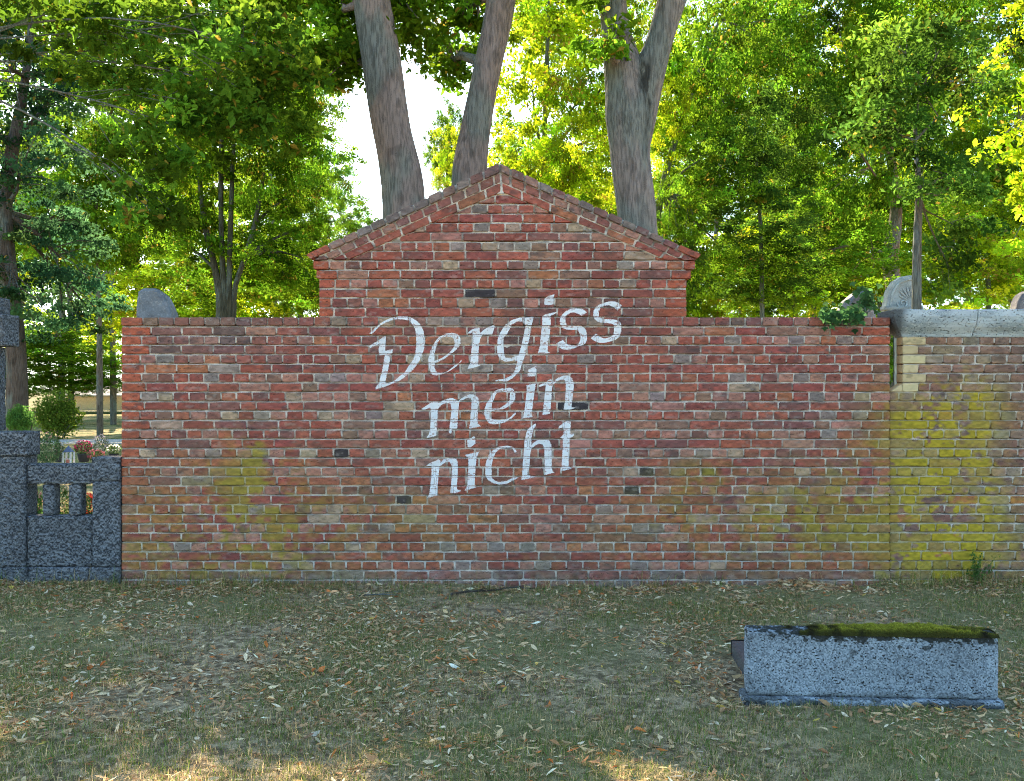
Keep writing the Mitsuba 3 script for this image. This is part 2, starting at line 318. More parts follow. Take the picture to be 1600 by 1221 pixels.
# the gable wall's coping lines (photo pixels)
AP = (780.5, 255.5)
OUT = [((478, 399), AP), ((1096.5, 399), AP)]
LOW = [((546, 406), (784, 300.5)), ((1030.5, 403), (784, 300.5))]
def low_y(x):
    (a, b) = LOW[0] if x < 784 else LOW[1]
    return a[1] + (b[1] - a[1]) * (x - a[0]) / (b[0] - a[0])
G_IN = Polygon([(470, 408), (546, 406.5), (784, 301.5), (1030.5, 404), (1110, 408), (1110, 950), (470, 950)])
def ends(k):
    if k <= -12: return 500, 1072
    if k == -11: return 490, 1085.5
    if k == -10: return 495, 1079
    if k < -5: return 498.5, 1072.5
    return 190, 1390.5
fronts = []                                       # (front polygon in metres, its y, tilt, centre)
def to_m(poly): return [(wx(x), wz(y)) for x, y in poly]
def lay(rows, endfn, wall, yw, clip=None, skip=None):
    got = []
    for k in rows:
        x0, x1 = endfn(k); st = k % 2 == 0
        es = course(x0, x1, k, 774.5 if wall == 0 else 1391 + 7 * (k % 4))
        ya, yb = rowy(k) + rng.normal(0, .25), rowy(k + 1) + rng.normal(0, .25)
        for a, b in zip(es[:-1], es[1:]):
            jl, jr = (0 if a == x0 else JT), (0 if b == x1 else JT)
            h = JT * rng.uniform(.75, 1.2)
            poly = sbox(a + jl * rng.uniform(.8, 1.2), ya + h * .8, b - jr * rng.uniform(.8, 1.2), yb - h * 1.1)
            if clip is not None and ya < 409:
                poly = poly.intersection(clip)
                if poly.is_empty or poly.geom_type != 'Polygon' or poly.area < 40: continue
            if skip and skip(a, b, k): continue
            pts = to_m(list(poly.exterior.coords)[:-1])
            isst = b - a > 36
            c = tone((a + b) / 2, (ya + yb) / 2, isst, wall)
            end = a == x0 or b == x1
            if wall == 0:
                cy = (ya + yb) / 2
                if (a == x0 and 500 < cy < 745) or (a == x0 and 400 < cy < 490) or (b == x1 and 395 < cy < 490) or (b == x1 and 495 < cy < 545): c = np.array((.40, .092, .045)) * rng.uniform(.85, 1.1)
                if k == -5: c = c * .8 + np.array((.1, .08, .08)) * .2
            yf = yw + rng.normal(0, .0016) + (-.010 if (wall == 0 and k == -5) else 0) + (-.012 if (wall == 0 and k in (-11, -10) and end) else 0)
            tl = rng.normal(0, .006, 2)
            m, inn = brick_mesh(pts, yf, .06 if not end else .245, col=c, tilt=tl, v=rng.random(), jit=.0016 if wall == 0 else .0024, cut=.0045 if wall == 0 else .007)
            got.append((m, poly.area, (a, b, ya, yb)))
            if wall == 0: fronts.append((Polygon(inn).buffer(0), yf, tl, np.array(m[0][:len(m[0]) // 3]).mean(0)))
    return got

wall = thing('gabled_brick_wall', 'long red brick wall with a raised gable and white painted lettering, standing on the grass in the middle', 'wall')
got = lay(range(-19, 24), ends, 0, 0.0, G_IN)
order = sorted(range(len(got)), key=lambda i: -got[i][1])
top300 = set(order[:300])
for i, (m, _, _) in enumerate(got):
    if i in top300: addc(wall, 'brick', m, 'brick_surface')
addc(wall, 'small_brick', cat([m for i, (m, _, _) in enumerate(got) if i not in top300]), 'brick_surface', 'the shorter header bricks of the wall, red, brown and tan', 'stuff')
# coping of the gable: two bands of headers over one band of stretchers on each slope
def lerp(a, b, t): return (a[0] + (b[0] - a[0]) * t, a[1] + (b[1] - a[1]) * t)
for side in (0, 1):
    o, l = OUT[side], LOW[side]
    # extend the lower line to the eave so that the bands can be cut at the eave's level
    s = 1 if side == 0 else -1
    lx = 500 if side == 0 else 1075
    l0 = (lx, l[0][1] + (l[1][1] - l[0][1]) * (lx - l[0][0]) / (l[1][0] - l[0][0]))
    eave = sbox(400, 200, 1200, 406.5)
    half = sbox(400, 200, 782, 420) if side == 0 else sbox(782.6, 200, 1200, 420)
    for bnd, (t0, t1, pitch, yf, cols) in enumerate(((0, .335, 24.3, -.042, (0, 1, 2, 3, 7)), (.335, .665, 24.3, -.022, (0, 1, 2, 3, 3)), (.665, 1, 49.0, -.014, (0, 0, 1, 5)))):
        A0, A1 = lerp(o[0], l0, t0), lerp(o[1], l[1], t0); B0, B1 = lerp(o[0], l0, t1), lerp(o[1], l[1], t1)
        L = math.hypot(A1[0] - A0[0], A1[1] - A0[1]); x = 0.0; first = True
        while x < L - 4:
            w = (38 if first and bnd == 0 else pitch) + rng.normal(0, .8)
            if L - x - w < 9: w = L - x
            a, b = (x + .9) / L, (min(x + w, L) - .9) / L
            dz = rng.normal(0, .5)
            q = Polygon([lerp(A0, A1, a), lerp(A0, A1, b), lerp(B0, B1, b), lerp(B0, B1, a)]).buffer(-.75, join_style=2)
            if bnd > 0: q = q.intersection(eave)
            q = q.intersection(half)
            if not q.is_empty and q.geom_type == 'Polygon' and q.area > 25:
                pts = [(X, Y + dz * .6) for X, Y in list(q.exterior.coords)[:-1]]
                c = PAL[rng.choice(cols)] * rng.uniform(.8, 1.15)
                if bnd < 2: c = c * .75 + np.array((.20, .15, .135)) * .25
                if bnd == 0:
                    cx = sum(X for X, _ in pts) / len(pts)
                    g = .65 if (560 < cx < 700 or 980 < cx < 1040) else .3
                    c = c * (1 - g) + np.array((.17, .14, .125)) * g * rng.uniform(.6, 1.2)
                    if first: c = np.array((.36, .09, .05))
                m, _ = brick_mesh(to_m(pts), yf + rng.normal(0, .003), .29 + .03 * (bnd == 0), col=c, tilt=rng.normal(0, .012, 2), v=rng.random(), jit=.002, cut=.006)
                addc(wall, 'coping_brick', m, 'brick_surface')
            x += w; first = False
gable = Polygon(to_m([(190.5, 935), (1390, 935), (1390, 497), (1072, 497), (1072, 407), (1060, 404), (784, 280), (515, 404), (499, 407), (499, 497), (190.5, 497)]))
from shapely import contains_xy
from shapely.affinity import translate as shp_translate
addc(wall, 'mortar', cat([wall_grid(wx(190.5), wx(1390), wz(935), wz(497), 0, 11), wall_grid(wx(499), wx(1072), wz(497), wz(270), 0, 12, inside=lambda x, z: contains_xy(gable, x, z))]), 'mortar_surface')
v, f = prism(gable.buffer(-.004), .075, .245)
addc(wall, 'core', (v, f, uvc((.2, .1, .08), len(v))), 'brick_surface')
v, f = prism(Polygon(to_m([(776.5, 259), (782, 256.8), (787, 259), (787, 303), (776.5, 303)])), -.012, .27)
addc(wall, 'coping_mortar', (v, f, uvc((.4, .36, .3), len(v))), 'mortar_surface')
# mortar bedding between and under the coping bands
for side in (0, 1):
    o, l = OUT[side], LOW[side]
    q = Polygon([lerp(o[0], o[1], .03), o[1], l[1], (l[0][0], 405), (500 if side == 0 else 1075, 405)]).buffer(-1.5).intersection(sbox(400, 200, 1200, 405.5))
    q = q.intersection(sbox(400, 200, 782.3, 420) if side == 0 else sbox(782.3, 200, 1200, 420))
    v, f = prism(Polygon(to_m(list(q.exterior.coords)[:-1])), -.006, .24)
    addc(wall, 'coping_mortar', (v, f, uvc((.4, .36, .3), len(v))), 'mortar_surface')

# ------------------------------------------------------------------ painted lettering
C1, C2, C3, C4, C5, C6, C7, C8 = (570, 480, 8.725), (660, 490, 10.175), (760, 450, 7.633), (860, 460, 12.208), (650, 600, 12.21), (750, 565, 10.), (650, 670, 10.177), (750, 650, 10.)
LET = [
 ('capital V at the start of the first line', C1, [[(62,362),(190,240),(290,180),(385,142),(480,128),(570,130),(640,148),(710,190),(760,245),(800,330),(815,420),(815,500),(805,580),(780,650),(745,730),(700,800),(650,860),(580,925),(510,980),(440,1025),(350,1055),(280,1085),(150,1122),(143,1110),(200,1025),(210,965),(240,860),(265,700),(275,655),(200,658),(190,600),(200,500),(70,562),(58,530),(165,470),(270,400),(286,400),(280,520),(275,600),(382,575),(375,630),(350,650),(335,770),(310,890),(290,970),(275,1025),(300,1040),(400,1010),(470,950),(545,890),(600,800),(660,720),(690,640),(700,540),(700,400),(690,310),(650,230),(600,185),(520,170),(450,165),(370,180),(280,215),(200,265),(95,368)]], []),
 ('letter e in the first line', C2, [[(95,790),(95,720),(120,630),(160,520),(210,440),(270,370),(370,325),(470,310),(560,330),(590,360),(605,420),(605,480),(580,530),(520,590),(450,650),(330,735),(200,795),(190,860),(215,920),(250,945),(320,940),(385,930),(430,900),(510,830),(580,790),(622,740),(618,765),(540,840),(470,890),(390,938),(300,972),(220,985),(155,975),(125,920),(105,860)]], [[(190,760),(300,715),(430,625),(500,540),(515,480),(500,400),(470,378),(380,368),(300,390),(255,440),(215,540),(192,640)]]),
 ('letter r in the first line', C2, [[(690,333),(790,255),(900,225),(912,240),(915,320),(960,275),(1040,220),(1110,190),(1155,178),(1145,230),(1110,332),(950,347),(920,400),(905,480),(895,560),(890,640),(885,790),(880,820),(922,830),(860,850),(718,886),(730,850),(760,790),(770,660),(780,600),(790,510),(800,450),(800,360),(800,305)]], []),
 ('letter g in the first line', C3, [[(562,345),(540,445),(520,570),(490,690),(460,800),(435,895),(415,930),(400,990),(365,1025),(310,1080),(245,1116),(93,1121),(120,1100),(220,1085),(290,1050),(335,1000),(358,920),(372,870),(330,865),(235,882),(180,862),(145,822),(130,780),(127,690),(138,600),(163,540),(218,450),(300,388),(390,360),(470,350)]], [[(225,836),(300,838),(385,800),(410,720),(430,640),(450,540),(468,450),(430,402),(370,400),(305,440),(245,550),(203,600),(202,700),(212,790)]]),
 ('letter i in the first line', C3, [[(668,345),(700,320),(840,285),(850,295),(770,330),(766,440),(756,550),(736,660),(729,760),(762,776),(680,787),(612,787),(640,690),(650,560),(664,450)], [(690,200),(695,130),(720,105),(810,78),(806,110),(799,195),(750,207)]], []),
 ('first letter s in the first line', C4, [[(692,345),(600,412),(530,372),(460,347),(390,352),(320,392),(285,440),(285,520),(310,590),(400,605),(500,600),(590,602),(640,635),(680,695),(697,780),(697,860),(660,952),(560,988),(450,1032),(350,1058),(250,1058),(180,1022),(106,940),(235,876),(300,940),(380,968),(460,983),(540,945),(568,880),(572,790),(550,722),(500,682),(400,682),(300,672),(220,637),(188,590),(177,520),(188,440),(228,390),(288,330),(380,283),(480,265),(590,277),(650,307)]], []),
 ('last letter s of the first line', C4, [[(1360,215),(1330,260),(1280,308),(1225,262),(1120,205),(1030,218),(960,250),(927,320),(923,415),(960,463),(1050,478),(1150,483),(1240,492),(1312,517),(1350,580),(1350,700),(1322,802),(1240,873),(1130,904),(1030,928),(920,924),(840,888),(770,845),(870,750),(930,808),(1030,847),(1120,827),(1208,770),(1215,700),(1215,592),(1170,563),(1080,548),(980,548),(900,523),(838,472),(816,400),(827,310),(868,248),(930,203),(1030,162),(1120,142),(1210,137),(1290,162)]], []),
 ('letter m at the start of the second line', C5, [[(105,480),(270,370),(330,338),(422,343),(415,500),(405,690),(400,860),(387,990),(198,1037),(250,960),(270,860),(280,690),(280,520),(275,450),(150,502)], [(400,385),(480,338),(530,312),(620,282),(690,272),(770,307),(824,350),(807,500),(797,690),(782,862),(692,867),(672,952),(624,930),(640,860),(655,700),(670,600),(680,490),(660,372),(560,368),(480,404),(430,465),(400,505)], [(785,360),(830,308),(930,238),(1030,202),(1112,212),(1182,262),(1198,320),(1178,490),(1172,690),(1177,760),(1238,810),(1008,857),(1035,750),(1040,620),(1055,500),(1060,340),(1050,273),(960,270),(880,315),(825,345),(805,420)]], []),
 ('letter e in the second line', C6, [[(68,760),(100,660),(150,590),(200,490),(260,448),(350,422),(470,412),(517,432),(549,490),(549,590),(503,662),(420,720),(310,764),(180,778),(150,800),(158,868),(205,902),(300,920),(420,902),(490,858),(550,797),(563,815),(500,884),(400,948),(300,974),(200,984),(138,962),(92,900),(68,830)]], [[(180,740),(300,740),(395,675),(465,600),(470,495),(400,478),(285,482),(248,505),(215,600),(188,655)]]),
 ('letter i in the second line', C6, [[(718,380),(872,338),(852,470),(832,600),(817,740),(807,850),(827,866),(636,893),(678,860),(693,770),(713,620),(728,490),(733,400)], [(742,232),(758,130),(878,72),(882,172),(862,232)]], []),
 ('letter n of the second line', C6, [[(925,398),(918,375),(1010,333),(1080,288),(1122,283),(1132,338),(1200,268),(1290,228),(1380,220),(1442,268),(1468,340),(1458,470),(1443,590),(1427,718),(1493,724),(1400,757),(1307,752),(1328,640),(1338,500),(1343,352),(1318,280),(1232,295),(1152,355),(1122,420),(1112,600),(1102,760),(1092,817),(976,837),(988,750),(1003,600),(1018,480),(1028,370)]], []),
 ('letter n at the start of the third line', C7, [[(150,602),(230,545),(360,488),(382,505),(390,552),(430,498),(520,468),(632,472),(668,540),(663,640),(663,760),(648,900),(652,968),(718,988),(640,1022),(547,1028),(558,900),(568,770),(573,640),(566,575),(530,530),(470,535),(410,575),(372,612),(357,760),(342,900),(337,1062),(176,1102),(213,1040),(228,920),(243,770),(248,620),(243,592)]], []),
 ('letter i of the third line', C7, [[(778,420),(1004,368),(962,460),(947,610),(937,760),(932,900),(968,930),(776,988),(813,910),(823,760),(833,600),(833,472)], [(812,185),(878,148),(922,122),(943,140),(943,240),(860,298),(823,292)]], []),
 ('letter c of the third line', C8, [[(573,560),(545,573),(500,503),(420,503),(312,514),(246,572),(204,660),(184,760),(179,900),(184,968),(232,1016),(320,1036),(420,1016),(500,976),(560,957),(604,962),(520,1012),(420,1059),(300,1074),(198,1049),(127,1003),(86,940),(81,830),(96,720),(136,618),(198,541),(288,486),(420,466),(522,487)]], []),
 ('tall letter h of the third line', C8, [[(747,202),(860,122),(878,140),(828,220),(803,340),(798,465),(840,417),(900,382),(1000,372),(1082,387),(1114,450),(1119,600),(1119,800),(1132,868),(1163,885),(1002,928),(1017,850),(1007,700),(1007,522),(980,446),(920,435),(862,464),(803,513),(783,600),(773,780),(743,928),(872,954),(780,977),(646,1002),(657,930),(667,780),(682,600),(697,400),(717,300),(737,232)]], []),
 ('letter t at the end of the third line', C8, [[(1222,197),(1240,162),(1330,97),(1370,79),(1418,88),(1413,200),(1408,268),(1468,283),(1463,312),(1403,362),(1398,500),(1388,640),(1383,790),(1434,824),(1247,871),(1278,800),(1283,640),(1297,480),(1297,367),(1247,347),(1307,292),(1307,207),(1300,184)], [(1430,790),(1460,778),(1482,790),(1475,808),(1440,812)]], []),
]
def polys(g): return [x for x in (g.geoms if hasattr(g, 'geoms') else [g]) if x.geom_type == 'Polygon' and x.area > 2e-6]
for what, (ox, oy, sc), outs, holes in LET:
    to = lambda P: Polygon([(wx(ox + x / sc), wz(oy + y / sc)) for x, y in P]).buffer(0)
    g = unary_union([to(P) for P in outs])
    for h in holes: g = g.difference(to(h))
    g = g.buffer(.0012, join_style=1).buffer(-.0006)
    ms, cover = [], []
    for bp, yf, tl, c in fronts:
        if not bp.intersects(g): continue
        cover.append(bp)
        for q in polys(bp.buffer(.0005).intersection(g)):
            v, f = prism(q.simplify(.0003), -.0014, .0006)
            v[:, 1] += yf + tl[0] * (v[:, 0] - c[0]) + tl[1] * (v[:, 2] - c[2])
            ms.append((v, f, uvc((1, 1, 1), len(v), rng.random())))
    uc = unary_union(cover)
    for q in polys(g.buffer(-.001).difference(unary_union([uc.buffer(.0025), shp_translate(uc, 0, -.0052)]))):
        v, f = prism(q, .0022, .009); ms.append((v, f, uvc((1, 1, 1), len(v), .5)))
    addc(wall, 'painted_letter', cat(ms), 'white_paint', 'white painted ' + what)

# ------------------------------------------------------------------ boundary wall on the right
bw = thing('boundary_wall', 'mossy brown brick wall under a grey stone coping at the right edge, stained yellow with algae', 'wall')
YB = 0.02
XR = 1960
yel = [(.60, .47, .25), (.56, .43, .22), (.62, .50, .28)]
def bends(k): return (1391.8 if k >= 3 else (1449 if k % 2 else 1437)), XR
got2 = lay(range(-3, 24), bends, 1, YB)
vis = [m for m, _, b in got2 if b[0] < 1604]
for m in vis[:300]: addc(bw, 'brick', m, 'brick_surface')
addc(bw, 'far_brick', cat([m for m, _, b in got2 if b[0] >= 1604] + vis[300:]), 'brick_surface', None, 'stuff')
def yellow_col(p, n, uv):
    c = unpack(uv.x) * (0.8 + 0.4 * FB(p.x * 40, p.y * 40, p.z * 40, 3))
    return c * (1 - 0.35 * SS(0.6, 0.75, FB(p.x * 12, p.y * 12, p.z * 18, 3)))
scene['yellow_brick_surface'] = bumped(principled(mikit.proc(yellow_col), 0.85, 0.3), brick_bump, 0.002)
for k in range(-3, 3):
    w = 1449 if k % 2 else 1437
    m, _ = brick_mesh(to_m([(1412, rowy(k) + 1), (w - 1.2, rowy(k) + 1), (w - 1.2, rowy(k + 1) - 1), (1412, rowy(k + 1) - 1)]), YB - .002, .13, col=np.array(yel[k % 3]), v=rng.random())
    addc(bw, 'yellow_brick', m, 'yellow_brick_surface', 'pale yellow corner brick' )
m, _ = brick_mesh(to_m([(1392.5, rowy(3) - 1), (1410.8, rowy(2) + 2.5), (1410.8, rowy(3) - 1)]), YB - .002, .13, col=np.array(yel[0]), v=.3)
addc(bw, 'yellow_brick', m, 'yellow_brick_surface', 'pale yellow brick cut to a slope')
q = Polygon(to_m([(1392.5, 935), (XR - 1, 935), (XR - 1, 528), (1413, 528), (1413, 602.5), (1393, 614)]))
addc(bw, 'mortar', wall_grid(wx(1393), wx(XR - 1), wz(935), wz(528), YB, 21, inside=lambda x, z: contains_xy(q, x, z)), 'mortar_surface')
v, f = prism(q.buffer(-.003), YB + .075, YB + .14)
addc(bw, 'core', (v, f, uvc((.2, .13, .1), len(v))), 'brick_surface')
prof = [(2.036, .004), (2.045, .012), (2.062, .020), (2.085, .040), (2.115, .070), (2.15, .092), (2.18, .102), (2.20, .110), (2.248, .115), (2.255, .108)]
def slab(x0, x1, left):
    vs, fs = [], []
    zs = []
    for i in range(len(prof) - 1):
        for t in np.linspace(0, 1, 3)[:-1]:
            zs.append((prof[i][0] + (prof[i + 1][0] - prof[i][0]) * t, prof[i][1] + (prof[i + 1][1] - prof[i][1]) * t))
    zs.append(prof[-1]); m = 41
    for z, o in zs:
        xa = x0 - o if left else x0
        fx = np.linspace(xa, x1, m); bx = fx[::-1]
        vs.append(np.vstack([np.column_stack([fx, np.full(m, YB - o), np.full(m, z)]), np.column_stack([bx, np.full(m, YB + .14 + o), np.full(m, z)])]))
    n = 2 * m
    for i in range(len(zs) - 1):
        a = np.arange(n); b = (a + 1) % n
        fs += [np.column_stack([i * n + a, i * n + b, (i + 1) * n + b]), np.column_stack([i * n + a, (i + 1) * n + b, (i + 1) * n + a])]
    tp, bt = (len(zs) - 1) * n, 0
    a = np.arange(m - 1)
    fs += [np.column_stack([tp + a, tp + a + 1, tp + n - 2 - a]), np.column_stack([tp + a, tp + n - 2 - a, tp + n - 1 - a]), np.column_stack([a, n - 2 - a, a + 1]), np.column_stack([a, n - 1 - a, n - 2 - a])]
    V = np.vstack(vs); V = V + .003 * (nfbm(V * 25, 3, 5) - .5)[:, None]
    return V, np.vstack(fs), uvc((.3, .3, .3), len(V))
addc(bw, 'coping_stone', slab(wx(1412), wx(1519), True), 'coping_surface', smooth=False)
addc(bw, 'coping_stone', slab(wx(1520.5), wx(1740), False), 'coping_surface', smooth=False)
addc(bw, 'coping_stone', slab(wx(1741.5), wx(XR), False), 'coping_surface', smooth=False)

# ------------------------------------------------------------------ granite fence and cross on the left
fe = thing('stone_fence', 'dark rough granite fence of pillars and slotted panel left of the brick wall', 'fence')
def gb(name, a, b, ya, yb, y0, y1, amp=.004, res=.022, bev=.007):
    return addc(fe, name, stone_block(wx(a) + .0015, wx(b) - .0015, y0, y1, wz(yb) + .0015, wz(ya) - .0015, res, amp, bev, seed=len(scene), freq=38), 'granite_surface', smooth=40)
def fence_bay(x):                                 # x: photo pixel of the bay's left pillar edge
    gb('rail', x + 42, x + 145, 725, 757, .0, .14)
    gb('baluster', x + 65, x + 84, 757, 806, .01, .12, .003, .018)
    gb('baluster', x + 106, x + 126, 757, 806, .01, .12, .003, .018)
    gb('panel', x + 42, x + 145, 806, 886, .0, .14, .006)
gb('pillar_cap', -58, 47, 674, 713, -.04, .18)
gb('pillar', -44, 41, 713, 886, -.02, .20, .006)
gb('plinth_stone', 45, 140, 886, 936, -.02, .2); gb('plinth_stone', 140, 189, 886, 936, -.02, .2); gb('plinth_stone', 6, 45, 886, 936, -.03, .2); gb('plinth_stone', -52, 6, 886, 936, -.03, .2)
fence_bay(0)
gb('pillar', 145, 188.5, 752, 886, -.015, .19, .006); gb('pillar_cap', 144, 188.5, 714, 752, -.02, .2)
fence_bay(-190); gb('plinth_stone', -150, -52, 886, 936, -.02, .2); gb('pillar', -190, -148, 716, 936, -.015, .19, .006)
cr = thing('stone_cross', 'dark rough granite grave cross on the fence pillar at the left edge', 'cross')
def cb(a, b, ya, yb, y0, y1): addc(cr, 'arm' if yb < 545 and ya > 488 else 'shaft', stone_block(wx(a), wx(b), y0, y1, wz(yb) + .001, wz(ya) - .001, .018, .004, .008, seed=len(scene), freq=40), 'granite_surface', smooth=40)
cb(-64, -13, 541, 674, .0, .23); cb(-92, 7, 490, 541, -.01, .25); cb(-70, -6, 463.5, 490, .0, .23)

# ------------------------------------------------------------------ grave block on the lawn
gblk = thing('grave_block', 'low pale speckled stone block with moss along its top on the lawn at right', 'gravestone')
pa, pb = np.array([1.212, -2.965]), np.array([2.462, -3.043])
ang = math.atan2(pb[1] - pa[1], pb[0] - pa[0]); LB = np.linalg.norm(pb - pa)
R2 = np.array([[math.cos(ang), -math.sin(ang)], [math.sin(ang), math.cos(ang)]])
g0 = float(gz(1.8, -2.95))
def toblk(m):
    v = m[0].copy(); v[:, :2] = v[:, :2] @ R2.T + pa; v[:, 2] += g0; return v, m[1], m[2]
addc(gblk, 'block', toblk(stone_block(0, LB, 0, .13, .035, BT, .018, .0045, .012, seed=3, freq=22)), 'block_surface', smooth=40)
addc(gblk, 'plinth', toblk(stone_block(-.022, LB + .022, -.022, .155, -.08, .036, .02, .009, .014, seed=4, freq=16)), 'block_surface', smooth=40)
def moss():
    xs, ys = np.linspace(.0, LB, 260), np.linspace(-.012, .14, 34)
    X, Y = np.meshgrid(xs, ys, indexing='ij')
    q = np.stack([X, Y, 0 * X], -1)
    amt = np.clip(-.05 + 1.1 * np.exp(-((X - .86) / .26) ** 2) + .55 * np.exp(-((X - .5) / .2) ** 2) + .35 * np.exp(-((X - 1.15) / .1) ** 2) + .9 * (nfbm(q * 14, 3, 8) - .5), 0, 1.2)
    edge = np.clip(np.minimum(Y + .012, .14 - Y) / .02, 0, 1) ** .6
    lump = nfbm(q * 55, 3, 9)
    H = BT - .006 + (.016 * amt * edge + .022 * amt * (lump - .3) * edge) - .012 * (1 - edge)
    v = np.stack([X, Y, H], -1).reshape(-1, 3); m = len(ys)
    i, j = np.meshgrid(np.arange(len(xs) - 1), np.arange(m - 1), indexing='ij')
    f = np.stack([i * m + j, (i + 1) * m + j, (i + 1) * m + j + 1, i * m + j + 1], -1).reshape(-1, 4)
    f = f[amt.ravel()[f].mean(1) > .16]; f = np.vstack([f[:, [0, 1, 2]], f[:, [0, 2, 3]]])
    live = np.clip((amt - .22) * 1.9 + (nfbm(q * 22, 3, 19) - .5) * 1.6, 0, 1).ravel()[:, None] * np.clip((Y.ravel()[:, None] + .010) / .02, .25, 1)
    vc = (1 - live) * np.array((.035, .033, .022)) + live * np.array((.30, .31, .05))
    base = (v, f, np.column_stack([pack(np.array((.12, .12, .03)) * np.ones((len(v), 1))), np.full(len(v), .5)]))
    tri = v[f].reshape(-1, 3); tc = np.repeat(vc[f].mean(1), 3, 0); base = (tri, np.arange(len(tri)).reshape(-1, 3), np.column_stack([pack(tc), np.full(len(tri), .5)]))
    r = np.random.default_rng(5); n = 26000                        # tiny moss shoots
    idx = r.choice(len(v), n, p=(lambda w: w / w.sum())((amt.ravel() - .14).clip(0) ** 1.1)); p = v[idx] + r.normal(0, .0022, (n, 3)) * [1, 1, .3]
    d = r.normal(0, .5, (n, 3)) + [0, -.15, 1]; d /= np.linalg.norm(d, axis=1, keepdims=True)
    s = np.cross(d, r.normal(0, 1, (n, 3))); s /= np.linalg.norm(s, axis=1, keepdims=True)
    h = r.uniform(.004, .011, (n, 1))
    V = np.stack([p - s * .0012, p + s * .0012, p + d * h], 1).reshape(-1, 3)
    g = live[idx]
    col = (1 - g) * np.array((.06, .055, .03)) + g * np.array((.46, .46, .07)); col = col * r.uniform(.6, 1.3, (n, 1))
    U = np.repeat(np.column_stack([pack(col), r.random(n)]), 3, 0)
    return cat([base, (V, np.arange(3 * n).reshape(-1, 3), U)])
addc(gblk, 'moss', toblk(moss()), 'leaf', 'olive green moss cushions on the top edge', 'stuff')
sl = thing('ledger_slab', 'low dark polished slab lying behind the mossy block', 'gravestone')
addc(sl, 'slab', toblk(stone_block(.062, 1.12, .16, .95, -.05, .085, .05, .001, .006, seed=6)), 'polished_stone', smooth=40)

# ------------------------------------------------------------------ gravestones behind the walls
def headstone(label, outline_px, d, thick, col, amp=.012, name='gravestone', seed=1, bsdf='stone_surface', dome=.35):
    k = thing(name, label, 'gravestone')
    P = [at(x, y, d) for x, y in outline_px]
    poly = Polygon([(p[0], p[2]) for p in P])
    import manifold3d as m3
    pts2 = np.array(poly.simplify(.002).exterior.coords)[:-1]
    if not Polygon(pts2).exterior.is_ccw: pts2 = pts2[::-1]
    cs = m3.CrossSection([pts2]); inner = cs.offset(-thick * .12, m3.JoinType.Round)
    body = m3.Manifold.batch_hull([m3.Manifold.extrude(cs, thick * .8).translate([0, 0, thick * .1]), m3.Manifold.extrude(inner, thick)]) if dome else m3.Manifold.extrude(cs, thick)
    body = body.refine_to_length(.035)
    me = body.to_mesh(); v = np.array(me.vert_properties[:, :3]); f = np.array(me.tri_verts)
    v = np.column_stack([v[:, 0], v[:, 2] + d - D, v[:, 1]]); f = f[:, ::-1]
    c = v.mean(0); n = v - c; n /= np.linalg.norm(n, axis=1, keepdims=True)
    v = v + n * (amp * (nfbm(v * 9, 4, seed) - .5) * 2)[:, None]
    addc(k, 'stone', (v, f, uvc(col, len(v))), bsdf, smooth=50)
    return k
headstone('rough grey boulder gravestone showing above the left wing of the brick wall', [(214, 905), (212, 480), (215, 455), (226, 450), (240, 451), (252, 459), (262, 474), (268, 494), (274, 905)], 9.6, .22, (.20, .215, .23), .022)
headstone('grey pointed gravestone overgrown with ivy behind the right end of the gabled wall', [(1311, 905), (1314, 494), (1325, 470), (1340, 458), (1356, 452), (1366, 470), (1370, 494), (1374, 905)], 9.2, .25, (.22, .22, .23), .02, seed=4)
lun = headstone('pale grey round-topped gravestone with a carved scroll relief behind the coping', [(1385, 488), (1387, 468), (1391, 452), (1399, 440), (1410, 432), (1424, 430), (1434, 433), (1438, 450), (1438, 488)], 13.6, .22, (.33, .37, .37), .003, seed=7)
addc(lun, 'pedestal', stone_block(at(1404, 0, 13.6)[0], at(1436, 0, 13.6)[0], 13.62 - D, 13.8 - D, -.05, at(0, 489, 13.6)[2], .1, .006, .01, (.28, .3, .3)), 'stone_surface', smooth=40)
def relief():
    ms = []; d = 13.6 - .012
    W = lambda pts: [at(x, y, d) for x, y in pts]
    arc = [(1392, 478), (1393, 465), (1398, 452), (1407, 442), (1424, 437), (1433, 440)]
    ms.append(tube(W(arc), [.014] * len(arc), 6, (.36, .40, .40), step=.02))
    for a in np.linspace(-1.1, .25, 6):
        c = np.array((1424, 472)); e = c + np.array((math.sin(a), -math.cos(a))) * (26 if abs(a) < .9 else 22)
        ms.append(tube(W([c + (e - c) * .35, c + (e - c) * .7, e]), [.010, .016, .004], 6, (.38, .42, .42)))
    for s in (-1,):
        sp = [(1424 + s * (13 + 9 * math.cos(t) * (1 - t / 9)), 474 + 8 * math.sin(t) * (1 - t / 9)) for t in np.linspace(0, 7, 22)]
        ms.append(tube(W(sp), [.011] * 22, 6, (.38, .42, .42)))
    addc(lun, 'relief', cat(ms), 'stone_surface', smooth=50)
    addc(lun, 'ledge', stone_block(*[at(1379, 0, 13.5)[0], at(1440, 0, 13.5)[0]], 13.42 - D, 13.62 - D, at(0, 486, 13.5)[2], at(0, 479, 13.5)[2], .04, .003, .01, (.25, .29, .29)), 'stone_surface', smooth=40)
relief()
headstone('dark gravestone peeking over the coping at the right edge of the picture', [(1586, 870), (1588, 486), (1592, 470), (1598, 460), (1608, 454), (1630, 452), (1650, 470), (1655, 870)], 11.5, .2, (.13, .13, .14), .01, seed=9)

